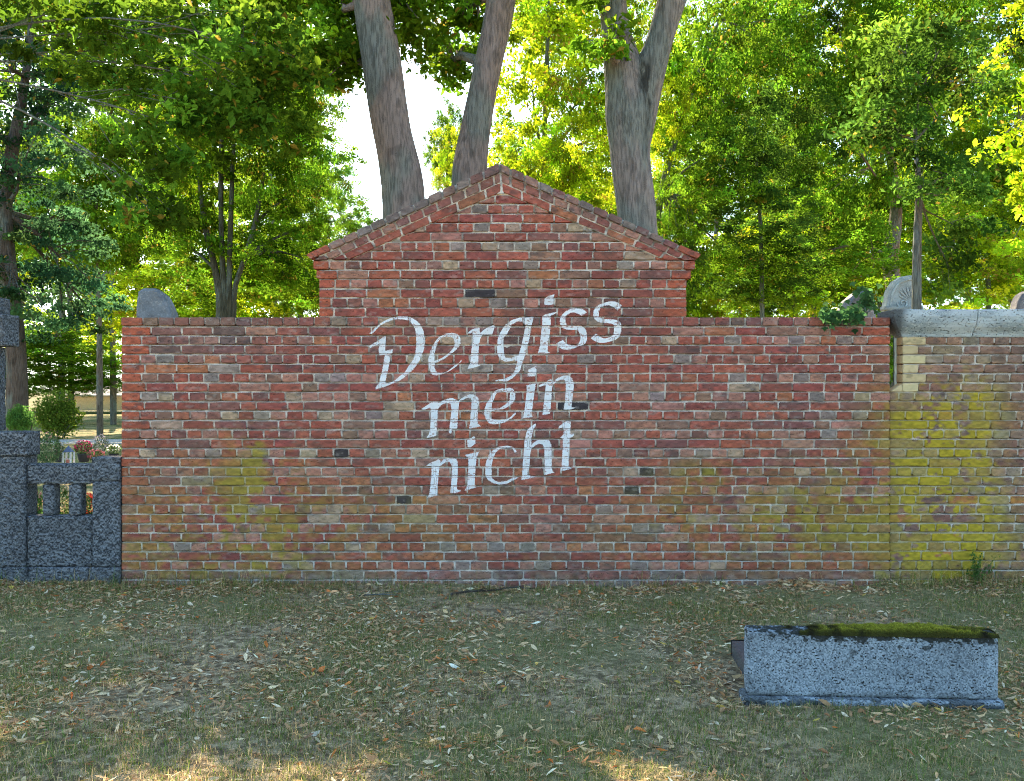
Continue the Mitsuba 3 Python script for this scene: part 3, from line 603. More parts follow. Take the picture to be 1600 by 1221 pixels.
# ------------------------------------------------------------------ leaves and trees
def leaf_cards(c, L, col, r, up=.9, spread=.75, wid=.62, fold=.12, oval=False):
    """One folded leaf per centre: c (n,3), L (n,), col (n,3)."""
    n = len(c)
    nn = r.normal(0, spread, (n, 3)) + [0, 0, up]; nn /= np.linalg.norm(nn, axis=1, keepdims=True)
    d = np.cross(nn, r.normal(0, 1, (n, 3))); d /= np.linalg.norm(d, axis=1, keepdims=True); d[:, 2] -= .25
    s = np.cross(nn, d); s /= np.linalg.norm(s, axis=1, keepdims=True)
    L = L[:, None]; W = L * wid * .5; b = nn * L * fold
    if oval:
        V = np.stack([c - d * L * .5, c - d * L * .22 + s * W * .95 + b, c + d * L * .12 + s * W * .85 + b, c + d * L * .55 - nn * L * .05, c + d * L * .12 - s * W * .85 + b, c - d * L * .22 - s * W * .95 + b], 1)
        F_ = np.array([[0, 1, 2], [0, 2, 3], [0, 3, 4], [0, 4, 5]])
    else:
        V = np.stack([c - d * L * .5, c - d * L * .08 + s * W + b, c + d * L * .5, c - d * L * .08 - s * W + b], 1)
        F_ = np.array([[0, 1, 2], [0, 2, 3]])
    k = V.shape[1]
    f = (F_[None] + (np.arange(n) * k)[:, None, None]).reshape(-1, 3)
    return V.reshape(-1, 3), f, np.repeat(np.column_stack([pack(col), r.random(n)]), k, 0)
def crown(lobes, L, base, r, dens=1.0, yellow=0.03, clump=.55, flat=.5, oval=False, up=.9, yc=(.42, .30, .05)):
    """lobes: (centre, (rx, ry, rz)). Leaves sit in flattish sprays spread through each lobe. Returns the mesh and the spray centres."""
    allc, allk, cc = [], [], []
    for c, rad in lobes:
        c, rad = np.asarray(c, float), np.asarray(rad, float)
        area = math.pi * rad[0] * rad[2]
        nl = int(dens * 11 * area / L ** 2); per = max(40, int(170 * (clump / .55) ** 2 * (.11 / L) ** 2)); nc = max(4, nl // per)
        p = r.normal(0, 1, (nc, 3)); p /= np.linalg.norm(p, axis=1, keepdims=True); p *= r.random((nc, 1)) ** .42
        p = p * (1 + .28 * (nfbm(p * 2.2 + c, 2, 3) - .5)[:, None] * 2)
        cen = c + p * rad; cc.append(cen)
        q = r.normal(0, 1, (nc, per, 3)); q /= np.linalg.norm(q, axis=2, keepdims=True); q *= r.random((nc, per, 1)) ** .55
        rr = clump * r.uniform(.6, 1.35, (nc, 1, 1))
        q = q * rr * [1, 1, flat]
        q[..., 2] -= .35 * (q[..., 0] ** 2 + q[..., 1] ** 2) / rr[..., 0]
        allc.append((cen[:, None] + q).reshape(-1, 3))
        tone_ = np.exp(r.normal(-.05, .42, (nc, 1, 1))) * np.ones((nc, per, 1)); hue = r.normal(0, .10, (nc, 1))
        col = np.asarray(base) * tone_ * np.stack([1 + hue, 1 + 0 * hue, 1 - hue], -1)
        yl = r.random((nc, per)) < np.where(r.random((nc, 1)) < .06, min(.5, yellow * 12), yellow)
        col = np.where(yl[..., None], np.asarray(yc) * r.uniform(.7, 1.2, (nc, per, 1)), col)
        allk.append(col.reshape(-1, 3))
    c = np.vstack(allc); k = np.vstack(allk)
    return leaf_cards(c, L * r.uniform(.65, 1.25, len(c)), k, r, oval=oval, up=up), np.vstack(cc)
GROUPS = {}
def lobe_group(kind, base, yellow, r_):
    ks = [f'{kind}_foliage_{i}' for i in range(2)]
    if ks[0] not in scene:
        for i, k in enumerate(ks):
            rg = np.random.default_rng(900 + 7 * len(GROUPS) + i); GROUPS[k] = 1
            m, _ = crown([((0, 0, 0), (2.0, 2.0, 1.7))],  .118, base, rg, .92, yellow, .40, .5)
            scene[k] = {'type': 'shapegroup', 'leaves': mikit.ply((m[0], m[1]), 'leaf', uv=m[2])}
    return ks[int(r_.integers(2))]
def place_lobes(t, kind, base, yellow, lobes, r_):
    cc = []
    for i, (c, rad) in enumerate(lobes):
        k = lobe_group(kind, base, yellow, r_)
        g = np.clip(np.asarray(rad) / [2.0, 2.0, 1.7], .3, 2.4)
        scene[f'{t}__crown__{i + 1:03d}'] = {'type': 'instance', 'to_world': T().translate(list(map(float, c))).scale(list(map(float, g))).rotate([0, 0, 1], float(r_.uniform(0, 360))), 'group': {'type': 'ref', 'id': k}}
        p = r_.normal(0, 1, (14, 3)); p /= np.linalg.norm(p, axis=1, keepdims=True); cc.append(np.asarray(c) + p * rad * r_.random((14, 1)) ** .5 * .85)
    return np.vstack(cc)
def limbs(start, cen, r, nmain, col, r0=.07):
    """Boughs from points on the stem to groups of sprays, twigs on to the sprays."""
    from scipy.cluster.vq import kmeans2
    cen = cen if len(cen) < 500 else cen[r.choice(len(cen), 500, replace=False)]
    g, lab = kmeans2(cen, nmain, minit='++', seed=int(r.integers(1e6)))
    out = []
    start = np.atleast_2d(start)
    for i in range(nmain):
        if not (lab == i).any(): continue
        e = g[i]; w = np.linalg.norm(start - e, axis=1) + 1.2 * np.maximum(0, start[:, 2] - e[2] + .3 * np.linalg.norm((start - e)[:, :2], axis=1)); s = start[np.argmin(w)]
        mid = (s + e) / 2 + [0, 0, .04 * np.linalg.norm(e - s)] + r.normal(0, .12, 3)
        ms = [tube([s, mid, e], [r0, r0 * .6, r0 * .28], 6, col, step=.5)]; out.append(ms)
        for t in cen[lab == i][:14]:
            a = mid + (e - mid) * r.uniform(.2, 1)
            ms.append(tube([a, (a + t) / 2 + [0, 0, .1], t], [r0 * .22, r0 * .15, .006], 4, col, cap=False))
    return [cat(ms) for ms in out]
def P(px, py, d): return at(px, py, d)
def lobe(px, py, d, rx, ry, rd=None):             # centre from the photograph, radii in photo pixels and metres of depth
    s = d / F
    return P(px, py, d), (rx * s, rd if rd else (rx + ry) * .5 * s, ry * s)
BARK, BARKG = (.20, .165, .145), (.15, .14, .12)
def stem(t, name, pts, sides=14, col=BARK, amp=.055, step=.12, seed=1):
    """pts: (px, py, width px, d)."""
    return addc(t, name, tube([P(x, y, d) for x, y, w, d in pts], [w * d / F / 2 for x, y, w, d in pts], sides, col, amp, seed, step=step), 'bark', smooth=60)
GREEN, LIME, DEEP, BLUE = np.array((.15, .285, .017)), np.array((.40, .55, .022)), np.array((.075, .155, .02)), np.array((.055, .135, .058))
def tree(name, label, stems, lobes, L, base, seed, dens=1.0, yellow=.03, clump=.55, nlimb=9, r0=.07, oval=False, bark=BARKG, group=None, starts=None, sides=12, flat=.5, up=.9, inst=None, small=()):
    r = np.random.default_rng(seed); t = thing(name, label, 'tree', group)
    for i, s in enumerate(stems): stem(t, 'trunk', s, sides, bark, seed=seed + i, step=.25 if sides < 14 else .10)
    if inst:
        cen = place_lobes(t, inst, base, yellow, lobes, r)
    else:
        m, cen = crown(lobes, L, base, r, dens, yellow, clump, flat, oval, up)
    if small:
        m2, c2 = crown(list(small), .10, base, r, .8, yellow, .3, flat, True, up); cen = np.vstack([cen, c2]); addc(t, 'low_spray', m2, 'leaf')
    st = starts if starts is not None else np.vstack([[P(x, y, d) for x, y, w, d in s][len(s) // 2:] for s in stems])
    for lm in (limbs(st, cen, r, nlimb, bark, r0) if nlimb else []): addc(t, 'limb', lm, 'bark', smooth=60)
    if not inst: addc(t, 'crown', m, 'leaf')
    return t
d0 = 12.5
# three big lindens just behind the wall: trunks in view, crowns mostly above the frame
tree('linden_tree', 'left one of the two thick leaning trunks behind the gable, against the bright sky', [[(640, 960, 86, d0), (634, 420, 70, d0), (630, 300, 66, d0), (613, 200, 58, d0), (596, 100, 59, d0), (580, 0, 57, d0), (566, -150, 50, d0), (560, -350, 40, d0), (565, -650, 26, d0)]],
     [(P(560, -300, 12.5), (2.6, 2.6, 1.6)), (P(500, -700, 12.0), (3.2, 3.0, 2.4)), (P(350, -420, 11.5), (2.2, 2.4, 1.6))], .13, GREEN, 101, .8, .02, inst='green', small=[(P(548, 110, 12.9), (.38, .4, .9)), (P(536, 40, 13.0), (.55, .5, .7)), (P(640, 15, 12.9), (.6, .5, .75)), (P(655, 75, 13.0), (.35, .3, .4)), (P(545, -10, 12.9), (.7, .5, .5))], sides=44, bark=(.23, .185, .165), nlimb=12, r0=.09)
tree('linden_tree', 'right one of the two thick leaning trunks behind the top of the gable', [[(728, 960, 80, d0), (731, 420, 66, d0), (734, 270, 55, d0), (744, 200, 45, d0), (763, 100, 43, d0), (782, 0, 45, d0), (800, -150, 42, d0), (830, -350, 34, d0), (850, -650, 22, d0)]],
     [(P(820, -330, 12.6), (2.4, 2.6, 1.5)), (P(880, -700, 12.5), (3.0, 3.0, 2.4))], .13, GREEN, 102, .8, .04, inst='green', small=[(P(700, 35, 13.6), (.8, .6, .85)), (P(722, 120, 13.6), (.32, .3, .35)), (P(690, -70, 13.3), (1.0, .8, .7))], sides=40, bark=(.215, .175, .155), nlimb=12, r0=.09)
tree('linden_tree', 'forked grey trunk rising behind the right slope of the gable', [[(1000, 960, 84, d0), (997, 420, 68, d0), (993, 330, 60, d0), (985, 240, 62, d0), (984, 170, 76, d0), (975, 110, 62, d0), (963, 50, 46, d0), (958, 0, 42, d0), (945, -150, 38, d0), (930, -400, 28, d0)], [(990, 240, 50, d0), (1000, 160, 62, d0), (1016, 110, 50, d0 - .05), (1032, 60, 42, d0 - .1), (1050, 0, 45, d0 - .1), (1090, -120, 40, d0), (1130, -350, 28, d0)]],
     [(P(1000, -330, 12.4), (2.6, 2.6, 1.5)), (P(1250, -380, 12.0), (2.6, 2.4, 1.6)), (P(1100, -750, 12.5), (3.4, 3.0, 2.4))], .13, GREEN, 103, .8, .02, inst='green', small=[(P(945, 50, 12.1), (.45, .4, .30)), (P(925, -30, 12.3), (.7, .5, .4))], sides=44, bark=(.205, .185, .165), nlimb=14, r0=.09)
# overhanging boughs from a tree left of the frame
tree('maple_tree', 'dark overhanging maple boughs hanging into the upper left corner', [[(-260, 950, 60, 12.), (-250, 400, 50, 12.), (-180, 100, 44, 12.), (-60, -160, 36, 11.8), (100, -250, 28, 11.5)]],
     [lobe(180, 60, 12.3, 170, 90, 1.1), lobe(380, 70, 11.2, 140, 120, 1.3), lobe(250, 190, 11.0, 80, 90, .8), lobe(330, 170, 11.5, 90, 80, .9), lobe(450, 150, 11.8, 65, 95, .9), lobe(210, 290, 10.6, 60, 40, .4), lobe(250, 345, 10.6, 45, 26, .35), lobe(60, 10, 11.2, 100, 60, 1.0), lobe(0, -350, 11.5, 380, 200, 2.4)],
     .10, np.array((.105, .21, .02)), 104, .72, .02, clump=.30, nlimb=14, r0=.022, oval=True)
# multi-stemmed tree behind the left wing
d1 = 22.
tree('linden_tree', 'tree with four dark stems spreading from one base behind the left wing of the wall', [[(348, 720, 27.2, d1), (346, 480, 17.7, d1), (336, 420, 10.9, d1), (322, 360, 9.5, d1), (312, 280, 6.1, d1)], [(352, 700, 17.7, d1), (351, 470, 12.2, d1), (347, 400, 8.2, d1), (345, 300, 7.5, d1), (346, 200, 6.1, d1), (340, 60, 4.1, d1)], [(358, 700, 17.7, d1), (358, 470, 10.9, d1), (359, 400, 8.2, d1), (362, 300, 7.5, d1), (366, 200, 5.4, d1)], [(364, 700, 13.6, d1), (366, 460, 8.2, d1), (384, 400, 8.2, d1), (398, 350, 7.5, d1), (412, 270, 4.8, d1)]],
     [lobe(360, 190, 22, 120, 110, 2.5), lobe(280, 330, 22.5, 80, 90, 2.0), lobe(450, 250, 22.5, 75, 110, 2.0), lobe(420, 390, 23, 95, 70, 2.0), lobe(470, 420, 24.5, 90, 70, 1.8), lobe(320, 430, 24, 90, 55, 1.6), lobe(500, 330, 24, 40, 60, 1.0), lobe(380, 20, 22, 130, 110, 2.5), lobe(550, 345, 26, 45, 40, 1.2), lobe(470, 130, 23, 70, 80, 1.6), lobe(290, 200, 23, 80, 80, 1.8), lobe(380, 320, 24, 90, 80, 1.8), ((-7.4, 14., 11.2), (3.2, 2.6, 2.3)), ((-10.6, 14.2, 11.4), (3., 2.6, 2.4)), ((-13.4, 14.5, 10.5), (2.6, 2.6, 2.6)), ((-4.7, 14.2, 11.2), (2.2, 2.2, 1.8)), ((-11.8, 14.2, 11.9), (2.2, 2.2, 1.35)), ((-9.2, 14.1, 12.2), (2.2, 2.2, 1.35)), ((-6.6, 14.0, 12.6), (2.2, 2.2, 1.35)), ((-14.3, 14.3, 12.2), (2.2, 2.2, 1.6))], .115, GREEN, 105, .62, .04, inst='green', nlimb=14, r0=.045, bark=(.075, .07, .055))
# bluish dark tree at the left edge
tree('cypress_tree', 'bluish dark green tree with a leaning trunk at the left edge', [[(28, 700, 36, 20.), (26, 560, 31, 20.), (14, 440, 27, 20.), (6, 330, 24, 20.), (22, 220, 18, 20.), (40, 120, 12, 20.), (50, 20, 8, 20.)]],
     [lobe(40, 140, 20, 90, 110, 2.0), lobe(70, 290, 20.5, 90, 90, 2.0), lobe(90, 400, 21, 100, 70, 2.0), lobe(60, 480, 20.5, 80, 70, 1.8), lobe(-60, 300, 20, 110, 200, 2.2), lobe(130, 480, 22, 60, 60, 1.4)], .10, BLUE, 106, .72, .01, clump=.42, nlimb=12, flat=.35, up=.6, bark=(.10, .085, .07))
# sunlit lindens and darker trees behind the right half
tree('linden_tree', 'bright yellow-green linden with a dense crown between the leaning trunk and the forked trunk', [[(842, 800, 20, 25.), (845, 480, 14, 25.), (850, 250, 9, 25.), (858, 0, 5, 25.)]],
     [lobe(860, 120, 24.5, 110, 120, 2.2), lobe(830, 250, 24, 80, 90, 1.8), lobe(910, 260, 24, 80, 90, 1.8), lobe(880, -20, 25, 120, 80, 2.2), lobe(1000, 40, 25.5, 60, 90, 1.6), lobe(790, 330, 25, 60, 60, 1.4), lobe(703, 255, 27, 30, 70, 1.0), lobe(950, 150, 25.5, 80, 90, 1.8), lobe(850, 30, 27, 100, 90, 2.0), lobe(1040, 170, 26, 60, 90, 1.5)], .115, LIME, 107, .75, .03, inst='lime', r0=.05)
tree('linden_tree', 'half-lit green linden right of the forked trunk', [[(1006, 800, 22, 27.), (1010, 480, 16, 27.), (1034, 300, 11, 27.), (1090, 120, 6, 27.), (1125, 30, 4, 27.)]],
     [lobe(1100, 100, 27, 90, 120, 2.4), lobe(1110, 270, 26.5, 90, 80, 2.0), lobe(1080, 400, 27, 70, 70, 1.8), lobe(1180, 420, 28, 80, 60, 1.8), lobe(1190, 60, 28, 80, 90, 2.2), lobe(1050, 330, 26, 40, 60, 1.2)], .115, GREEN, 108, .7, .05, inst='green', r0=.05)
tree('maple_tree', 'dark shaded green tree standing right of the half-lit linden', [[(1192, 800, 11, 27.5), (1190, 420, 7, 27.5), (1178, 200, 4, 27.5)]],
     [lobe(1150, 260, 27, 80, 80, 1.8), lobe(1195, 350, 27, 100, 60, 1.8), lobe(1240, 220, 28, 90, 80, 1.8), lobe(1060, 430, 26, 50, 60, 1.2), lobe(1240, 120, 33, 100, 80, 2.2), lobe(1200, 440, 28, 90, 50, 1.8)], .12, DEEP, 109, .8, .0, inst='deep', clump=.45, flat=.35, up=.6, nlimb=0)
tree('linden_tree', 'green tree with a thick brown trunk behind the ivy-covered gravestone', [[(1428, 800, 34, 30.), (1424, 600, 28, 30.), (1402, 480, 25, 30.), (1392, 400, 25, 30.), (1400, 330, 18, 30.), (1385, 200, 12, 30.), (1370, 60, 8, 30.)]],
     [lobe(1330, 130, 29, 110, 130, 2.5), lobe(1300, 290, 29, 90, 110, 2.2), lobe(1400, 300, 30.5, 80, 90, 2.0), lobe(1320, 410, 29, 110, 60, 2.0), lobe(1420, 60, 30, 100, 100, 2.4), lobe(1300, -20, 30, 110, 90, 2.4), lobe(1510, -10, 31, 110, 90, 2.4), lobe(1590, 60, 32, 90, 110, 2.4), lobe(1230, 20, 31, 80, 80, 2.2), lobe(1380, 560, 36, 70, 50, 2.0)], .12, GREEN, 110, .62, .07, inst='green', bark=(.24, .15, .10), r0=.07)
tree('maple_tree', 'dark green tree with a thin straight trunk rising behind the stone coping', [[(1432, 800, 17, 12.6), (1432, 480, 15, 12.6), (1433, 380, 13, 12.6), (1436, 300, 10, 12.7), (1430, 220, 6, 13.0), (1436, 150, 3, 13.3)]],
     [lobe(1440, 170, 13.2, 75, 80, 1.0), lobe(1432, 275, 12.3, 55, 48, .45), lobe(1450, 60, 13.4, 80, 60, .9), lobe(1480, 280, 13.6, 75, 60, .9), lobe(1500, 400, 14.2, 80, 55, .9), lobe(1400, 110, 13, 60, 60, .8), lobe(1520, 130, 13.8, 60, 70, .9), lobe(1360, 190, 13.2, 50, 50, .7)], .09, DEEP, 111, .8, .01, clump=.36, nlimb=12, r0=.022, bark=(.12, .10, .07))
tree('linden_tree', 'sunlit yellow-green boughs reaching in from the right edge', [[(1760, 900, 60, 15.), (1755, 400, 50, 15.), (1730, 150, 40, 15.), (1720, -100, 26, 15.)]],
     [lobe(1590, 150, 14, 70, 26, .7), lobe(1570, 225, 13.8, 70, 32, .7), lobe(1590, 300, 14, 60, 34, .7), lobe(1590, 385, 14, 45, 26, .6), lobe(1690, 200, 14.5, 110, 140, 1.6), lobe(1620, 60, 15, 60, 60, 1.0), lobe(1740, -80, 15, 160, 120, 2.)], .10, LIME, 112, .72, .03, clump=.30, nlimb=14, r0=.05, oval=True)
# the wood beyond
far = [(150, 300, 34., 110, 150, GREEN, 'mid green tree filling the gap above the left wing, beyond the multi-stemmed tree', 155), (60, 560, 46., 150, 60, GREEN, 'low bright tree seen through the gap over the stone fence', 176), (250, 470, 40., 120, 80, LIME, 'sunlit tree low behind the rough boulder gravestone', 240),
       (440, 440, 42., 130, 90, LIME, 'sunlit tree low beside the left shoulder of the gable', 470), (1010, 420, 44., 110, 130, GREEN, 'green tree far behind the right slope of the gable', 1040), (1180, 430, 42., 110, 90, LIME, 'yellow-green tree far behind the right wing of the wall', 1243),
       (1290, 380, 48., 120, 140, GREEN, 'tree with a slim trunk far behind the right wing near the ivy', 1272), (1490, 400, 46., 140, 110, LIME, 'sunlit tree far behind the stone coping', 1545), (1560, 250, 50., 130, 160, GREEN, 'tall green tree far behind the sunlit boughs at right', 1580), (1380, 120, 52., 160, 160, LIME, 'tall yellow-green tree farthest away at upper right', 1376),
       (1130, 120, 54., 150, 170, GREEN, 'tall green tree farthest away right of the forked trunk', 1120), (880, 330, 44., 110, 110, LIME, 'yellow-green tree far behind the ridge of the gable', 880), (180, 120, 48., 220, 160, DEEP, 'tall dark tree farthest away at upper left', 110), (420, 90, 50., 110, 160, GREEN, 'tall green tree far away left of the sky gap', 430), (700, 230, 40., 34, 60, GREEN, 'small tree in the sky gap between the two leaning trunks', 700)]
for i, (px, py, d, rx, ry, base, lab, tx) in enumerate(far):
    lb = [lobe(px, py, d, rx, ry * .8, 3.0), lobe(px - rx * .45, py + ry * .35, d, rx * .6, ry * .6, 2.4), lobe(px + rx * .45, py + ry * .3, d, rx * .6, ry * .6, 2.4), lobe(px + rx * .1, py - ry * .5, d, rx * .7, ry * .6, 2.6)]
    lean = 24 if tx == 1243 else 4
    if tx == 176: lb += [lobe(165, 592, d, 50, 28, 1.6), lobe(110, 598, d + 1, 50, 24, 1.6), lobe(40, 600, d + 2, 60, 28, 1.6)]
    tree('far_tree', lab, [[(tx + lean * .3, 690, 11, d), (tx, 500, 8.5, d), (tx - lean * .6, 420, 7, d), (px, py, 5, d), (px, py - ry * .6, 3, d)]], lb, .17, base, 200 + i, yellow=.05, inst='lime' if base is LIME else 'deep' if base is DEEP else 'green', nlimb=0, r0=.06, sides=8, bark=(.19, .15, .11))
ORD = ['first', 'second', 'third', 'fourth', 'fifth', 'sixth', 'seventh', 'eighth', 'ninth', 'tenth', 'eleventh', 'twelfth', 'thirteenth', 'fourteenth', 'fifteenth', 'sixteenth', 'seventeenth', 'eighteenth', 'nineteenth']; ix = 0
rb = np.random.default_rng(300)
for i, px in enumerate(range(-260, 1900, 118)):                # the wood's back row
    if 560 < px < 690: continue
    d = 62 + rb.uniform(-4, 6); top = 190 + rb.uniform(-50, 60) + (110 if 480 < px < 760 else 0)
    lb = [lobe(px + rb.normal(0, 25), y, d, 85, 62, 3.0) for y in np.arange(top + 50, 470, 75)] + [lobe(px + rb.choice([-55, 55]), rb.uniform(top + 90, 440), d + 2, 60, 55, 2.5) for _ in range(2)] + [lobe(px + rb.normal(0, 30), 520, d + 3, 75, 50, 2.4)]
    tree('far_tree', f'pale green tree in the back row of the far wood, {ORD[ix]} counted from the left', [[(px, 670, 12, d), (px + 3, 480, 9, d), (px, top + 30, 3, d)]], lb, .2, LIME if rb.random() < .6 else GREEN, 320 + i, yellow=.05, inst='lime' if i % 3 else 'green', nlimb=0, sides=7, bark=(.17, .14, .11), group='trees in the back row of the wood'); ix += 1

# ------------------------------------------------------------------ ivy
def ivy():
    t = thing('ivy', 'dark green ivy climbing over the gravestone and the wall top', 'ivy')
    r = np.random.default_rng(31)
    spots = [(1355 + r.normal(0, 11), 470 + r.normal(0, 12), 9.12 - r.random() * .06) for _ in range(75)] + [(r.uniform(1283, 1352), 497 + r.normal(0, 6) - 5 * (r.random() < .4), 7.95 - r.random() * .05) for _ in range(95)]
    for px, py, d in spots:
        c = P(px, py, d); L = r.uniform(.035, .062)
        n = np.array([r.normal(0, .35), -1, r.normal(.35, .35)]); n /= np.linalg.norm(n)
        dn = np.array([r.normal(0, .5), -.1, -1]); dn -= n * dn.dot(n); dn /= np.linalg.norm(dn); s = np.cross(n, dn)
        o = np.array([(-.45, 0), (-.35, .45), (.0, .62), (.08, .3), (.62, 0), (.08, -.3), (.0, -.62), (-.35, -.45)])
        v = np.vstack([c + n * L * .10, c + L * (o[:, :1] * dn + o[:, 1:] * s) - n * L * .1 * np.abs(o[:, 1:])])
        f = np.array([[0, 1 + i, 1 + (i + 1) % 8] for i in range(8)])
        addc(t, 'leaf', (v, f, uvc(np.array((.055, .13, .045)) * r.uniform(.6, 1.6), 9, r.random())), 'leaf')
    ms = [tube([P(1290, 500, 7.97), P(1310, 496, 7.97), P(1335, 494, 7.97), P(1352, 489, 8.05), P(1352, 485, 8.9), P(1354, 470, 9.15), P(1358, 455, 9.15)], [.004] * 7, 5, (.12, .09, .06), step=.03)]
    addc(t, 'stem', cat(ms), 'bark')
ivy()

# ------------------------------------------------------------------ things behind the fence on the left
def leafy(t, c, rad, L, col, n, seed, name='foliage', shell=.4, up=.3, bsdf='leaf', rough=.25):
    r = np.random.default_rng(seed)
    p = r.normal(0, 1, (n, 3)); p /= np.linalg.norm(p, axis=1, keepdims=True); p *= r.uniform(shell, 1, (n, 1)) ** .5
    p *= (1 + rough * (nfbm(p * 2.5, 3, seed) - .5) * 2)[:, None]
    p[:, 2] = np.maximum(p[:, 2], -.98)
    cc = np.asarray(c) + p * np.asarray(rad)
    col = np.asarray(col) * np.exp(r.normal(0, .2, (n, 1)))
    return addc(t, name, leaf_cards(cc, L * r.uniform(.6, 1.3, n), col, r, up=up, spread=.9), bsdf)
def bush(label, px, py, d, w, h, L, col, n, seed):
    t = thing('bush', label, 'bush'); c = P(px, 0, d); g = 0.0; r0 = np.random.default_rng(seed + 100)
    rx, rz = w * d / F / 2, h * d / F / 2; cz = P(px, py, d)[2] - rz
    leafy(t, (c[0], c[1], cz), (rx, rx * .8, rz), L, col, n, seed, shell=.15, rough=.55)
    ms = [tube([(c[0] + .1 * k, c[1], g - .05), (c[0] + .25 * k * rx * 2, c[1], cz * .6), (c[0] + .45 * k * rx * 2, c[1] + .1, cz + rz * .4)], [.025, .018, .006], 5, (.14, .11, .08)) for k in (-1, 0, 1)]
    addc(t, 'stem', cat(ms), 'bark')
bush('clipped bright green bush beside the granite cross', 31, 634, 19., 46, 44, .035, (.12, .26, .06), 5200, 41)
bush('olive green rounded bush on the lawn beyond the fence', 90, 612, 32., 72, 74, .09, (.14, .22, .03), 5000, 42)
path = np.array([[-22., 13.2, .012], [-7., 13.2, .012], [-7., 16., .012], [-22., 16., .012]]) + [0, 8, 0]
struct('path', (path, np.array([[0, 1, 2], [0, 2, 3]])), 'plain', uv=uvc((.36, .34, .32), 4))
v, f, u = stone_block(-60, -14, 58, 58.6, -.1, .22, 2., .02, .03, (.05, .07, .03)); struct('low_hedge', (v, f), 'plain', uv=u)
def house():
    t = thing('house', 'low beige building with a grey roof far off under the trees at left', 'house')
    x0, x1, y0 = -36.4, -27., 72.
    v, f = prism(Polygon([(x0, -.3), (x1, -.3), (x1, 1.35), (x0, 1.35)]), y0, y0 + 6); addc(t, 'wall', (v, f, uvc((.55, .43, .27), len(v))), 'plain')
    m = trimesh.Trimesh(*[np.array([[x0 - .4, y0 - .5, 1.12], [x1 + .4, y0 - .5, 1.12], [x1 + .4, y0 + 3, 2.6], [x0 - .4, y0 + 3, 2.6], [x0 - .4, y0 + 6.5, 1.12], [x1 + .4, y0 + 6.5, 1.12], [x0 - .4, y0 - .5, 1.22], [x1 + .4, y0 - .5, 1.22], [x1 + .4, y0 + 3, 2.72], [x0 - .4, y0 + 3, 2.72], [x0 - .4, y0 + 6.5, 1.22], [x1 + .4, y0 + 6.5, 1.22]]),
        np.array([[0, 2, 1], [0, 3, 2], [3, 5, 2], [3, 4, 5], [6, 7, 8], [6, 8, 9], [9, 8, 11], [9, 11, 10], [0, 1, 7], [0, 7, 6], [4, 11, 5], [4, 10, 11], [0, 6, 9], [0, 9, 3], [3, 9, 10], [3, 10, 4], [1, 8, 7], [1, 2, 8], [2, 11, 8], [2, 5, 11]])], process=False)
    addc(t, 'roof', (np.array(m.vertices), np.array(m.faces), uvc((.25, .24, .24), len(m.vertices))), 'plain')
    for x in (-31.2, -29.4):
        v, f = prism(Polygon([(x, .3), (x + .7, .3), (x + .7, 1.0), (x, 1.0)]), y0 - .03, y0 + .05); addc(t, 'window', (v, f, uvc((.55, .6, .68), len(v))), 'plain')
house()
def pot_plant(label, px, py, d, w, h, leafc, bloom, n, nb, seed, pot=None, cat_='flower', bl=.03):
    t = thing('flower_plant', label, cat_); c = P(px, py, d); s = d / F; r = np.random.default_rng(seed)
    z0 = c[2]; hp = 0.
    if pot is not None:
        hp = .13; R = w * s * .36
        ang = np.linspace(0, 2 * np.pi, 17)[:-1]; prof_ = [(R * .75, 0), (R, hp), (R * 1.05, hp), (R * 1.05, hp + .02), (R * .9, hp + .02), (R * .85, hp - .01), (0.001, hp - .01)]
        m = trimesh.creation.revolve(np.array([(0.001, 0)] + prof_), sections=16); v = np.array(m.vertices) + [c[0], c[1], z0]
        addc(t, 'pot', (v, np.array(m.faces), uvc(pot, len(v))), 'plain', smooth=40)
    rad = (w * s / 2, w * s / 2, (h * s - hp) / 2); cen = (c[0], c[1], z0 + hp + rad[2])
    leafy(t, cen, rad, .035, leafc, n, seed)
    if bloom is not None: leafy(t, (cen[0], cen[1] - .02, cen[2] + rad[2] * .3), (rad[0] * 1.03, rad[1] * 1.05, rad[2] * .85), bl, bloom, nb, seed + 1, 'blossom', .8)
BR = 'flower bed behind the fence'
pot_plant('grey-green heather with pink tips right of the granite pillar cap', 74, 728, 16.5, 44, 52, (.12, .2, .09), (.45, .2, .25), 1500, 90, 51)
pot_plant('dark magenta potted flowers behind the fence, right of the lantern', 131, 722, 17.5, 26, 32, (.06, .12, .04), (.28, .02, .10), 500, 300, 52, (.05, .05, .06))
pot_plant('pale lilac heather behind the fence, tallest of the flowers', 158, 716, 18.2, 24, 34, (.15, .2, .12), (.55, .48, .55), 500, 300, 53)
pot_plant('low pink flowers behind the fence in front of the lilac heather', 150, 722, 17., 26, 18, (.08, .16, .05), (.6, .16, .22), 400, 220, 54)
pot_plant('dark planter with small white flowers next to the end of the brick wall', 178, 722, 17.6, 20, 26, (.10, .16, .06), (.7, .7, .66), 350, 120, 55, (.03, .03, .035))
pot_plant('white flowers left of the lantern behind the fence', 92, 722, 17.2, 16, 30, (.10, .15, .08), (.75, .74, .7), 250, 170, 56, (.06, .06, .07))
pot_plant('bright red begonias seen through the right slot of the fence', 140, 812, 12.6, 28, 38, (.06, .14, .04), (.55, .05, .035), 600, 240, 57)
pot_plant('cream and orange flowers seen through the middle slot of the fence', 96, 812, 12.7, 32, 52, (.09, .17, .04), (.70, .52, .34), 600, 300, 58)
pot_plant('pink and green plants seen through the left slot of the fence', 52, 812, 12.6, 30, 44, (.10, .22, .05), (.55, .26, .22), 700, 160, 59)
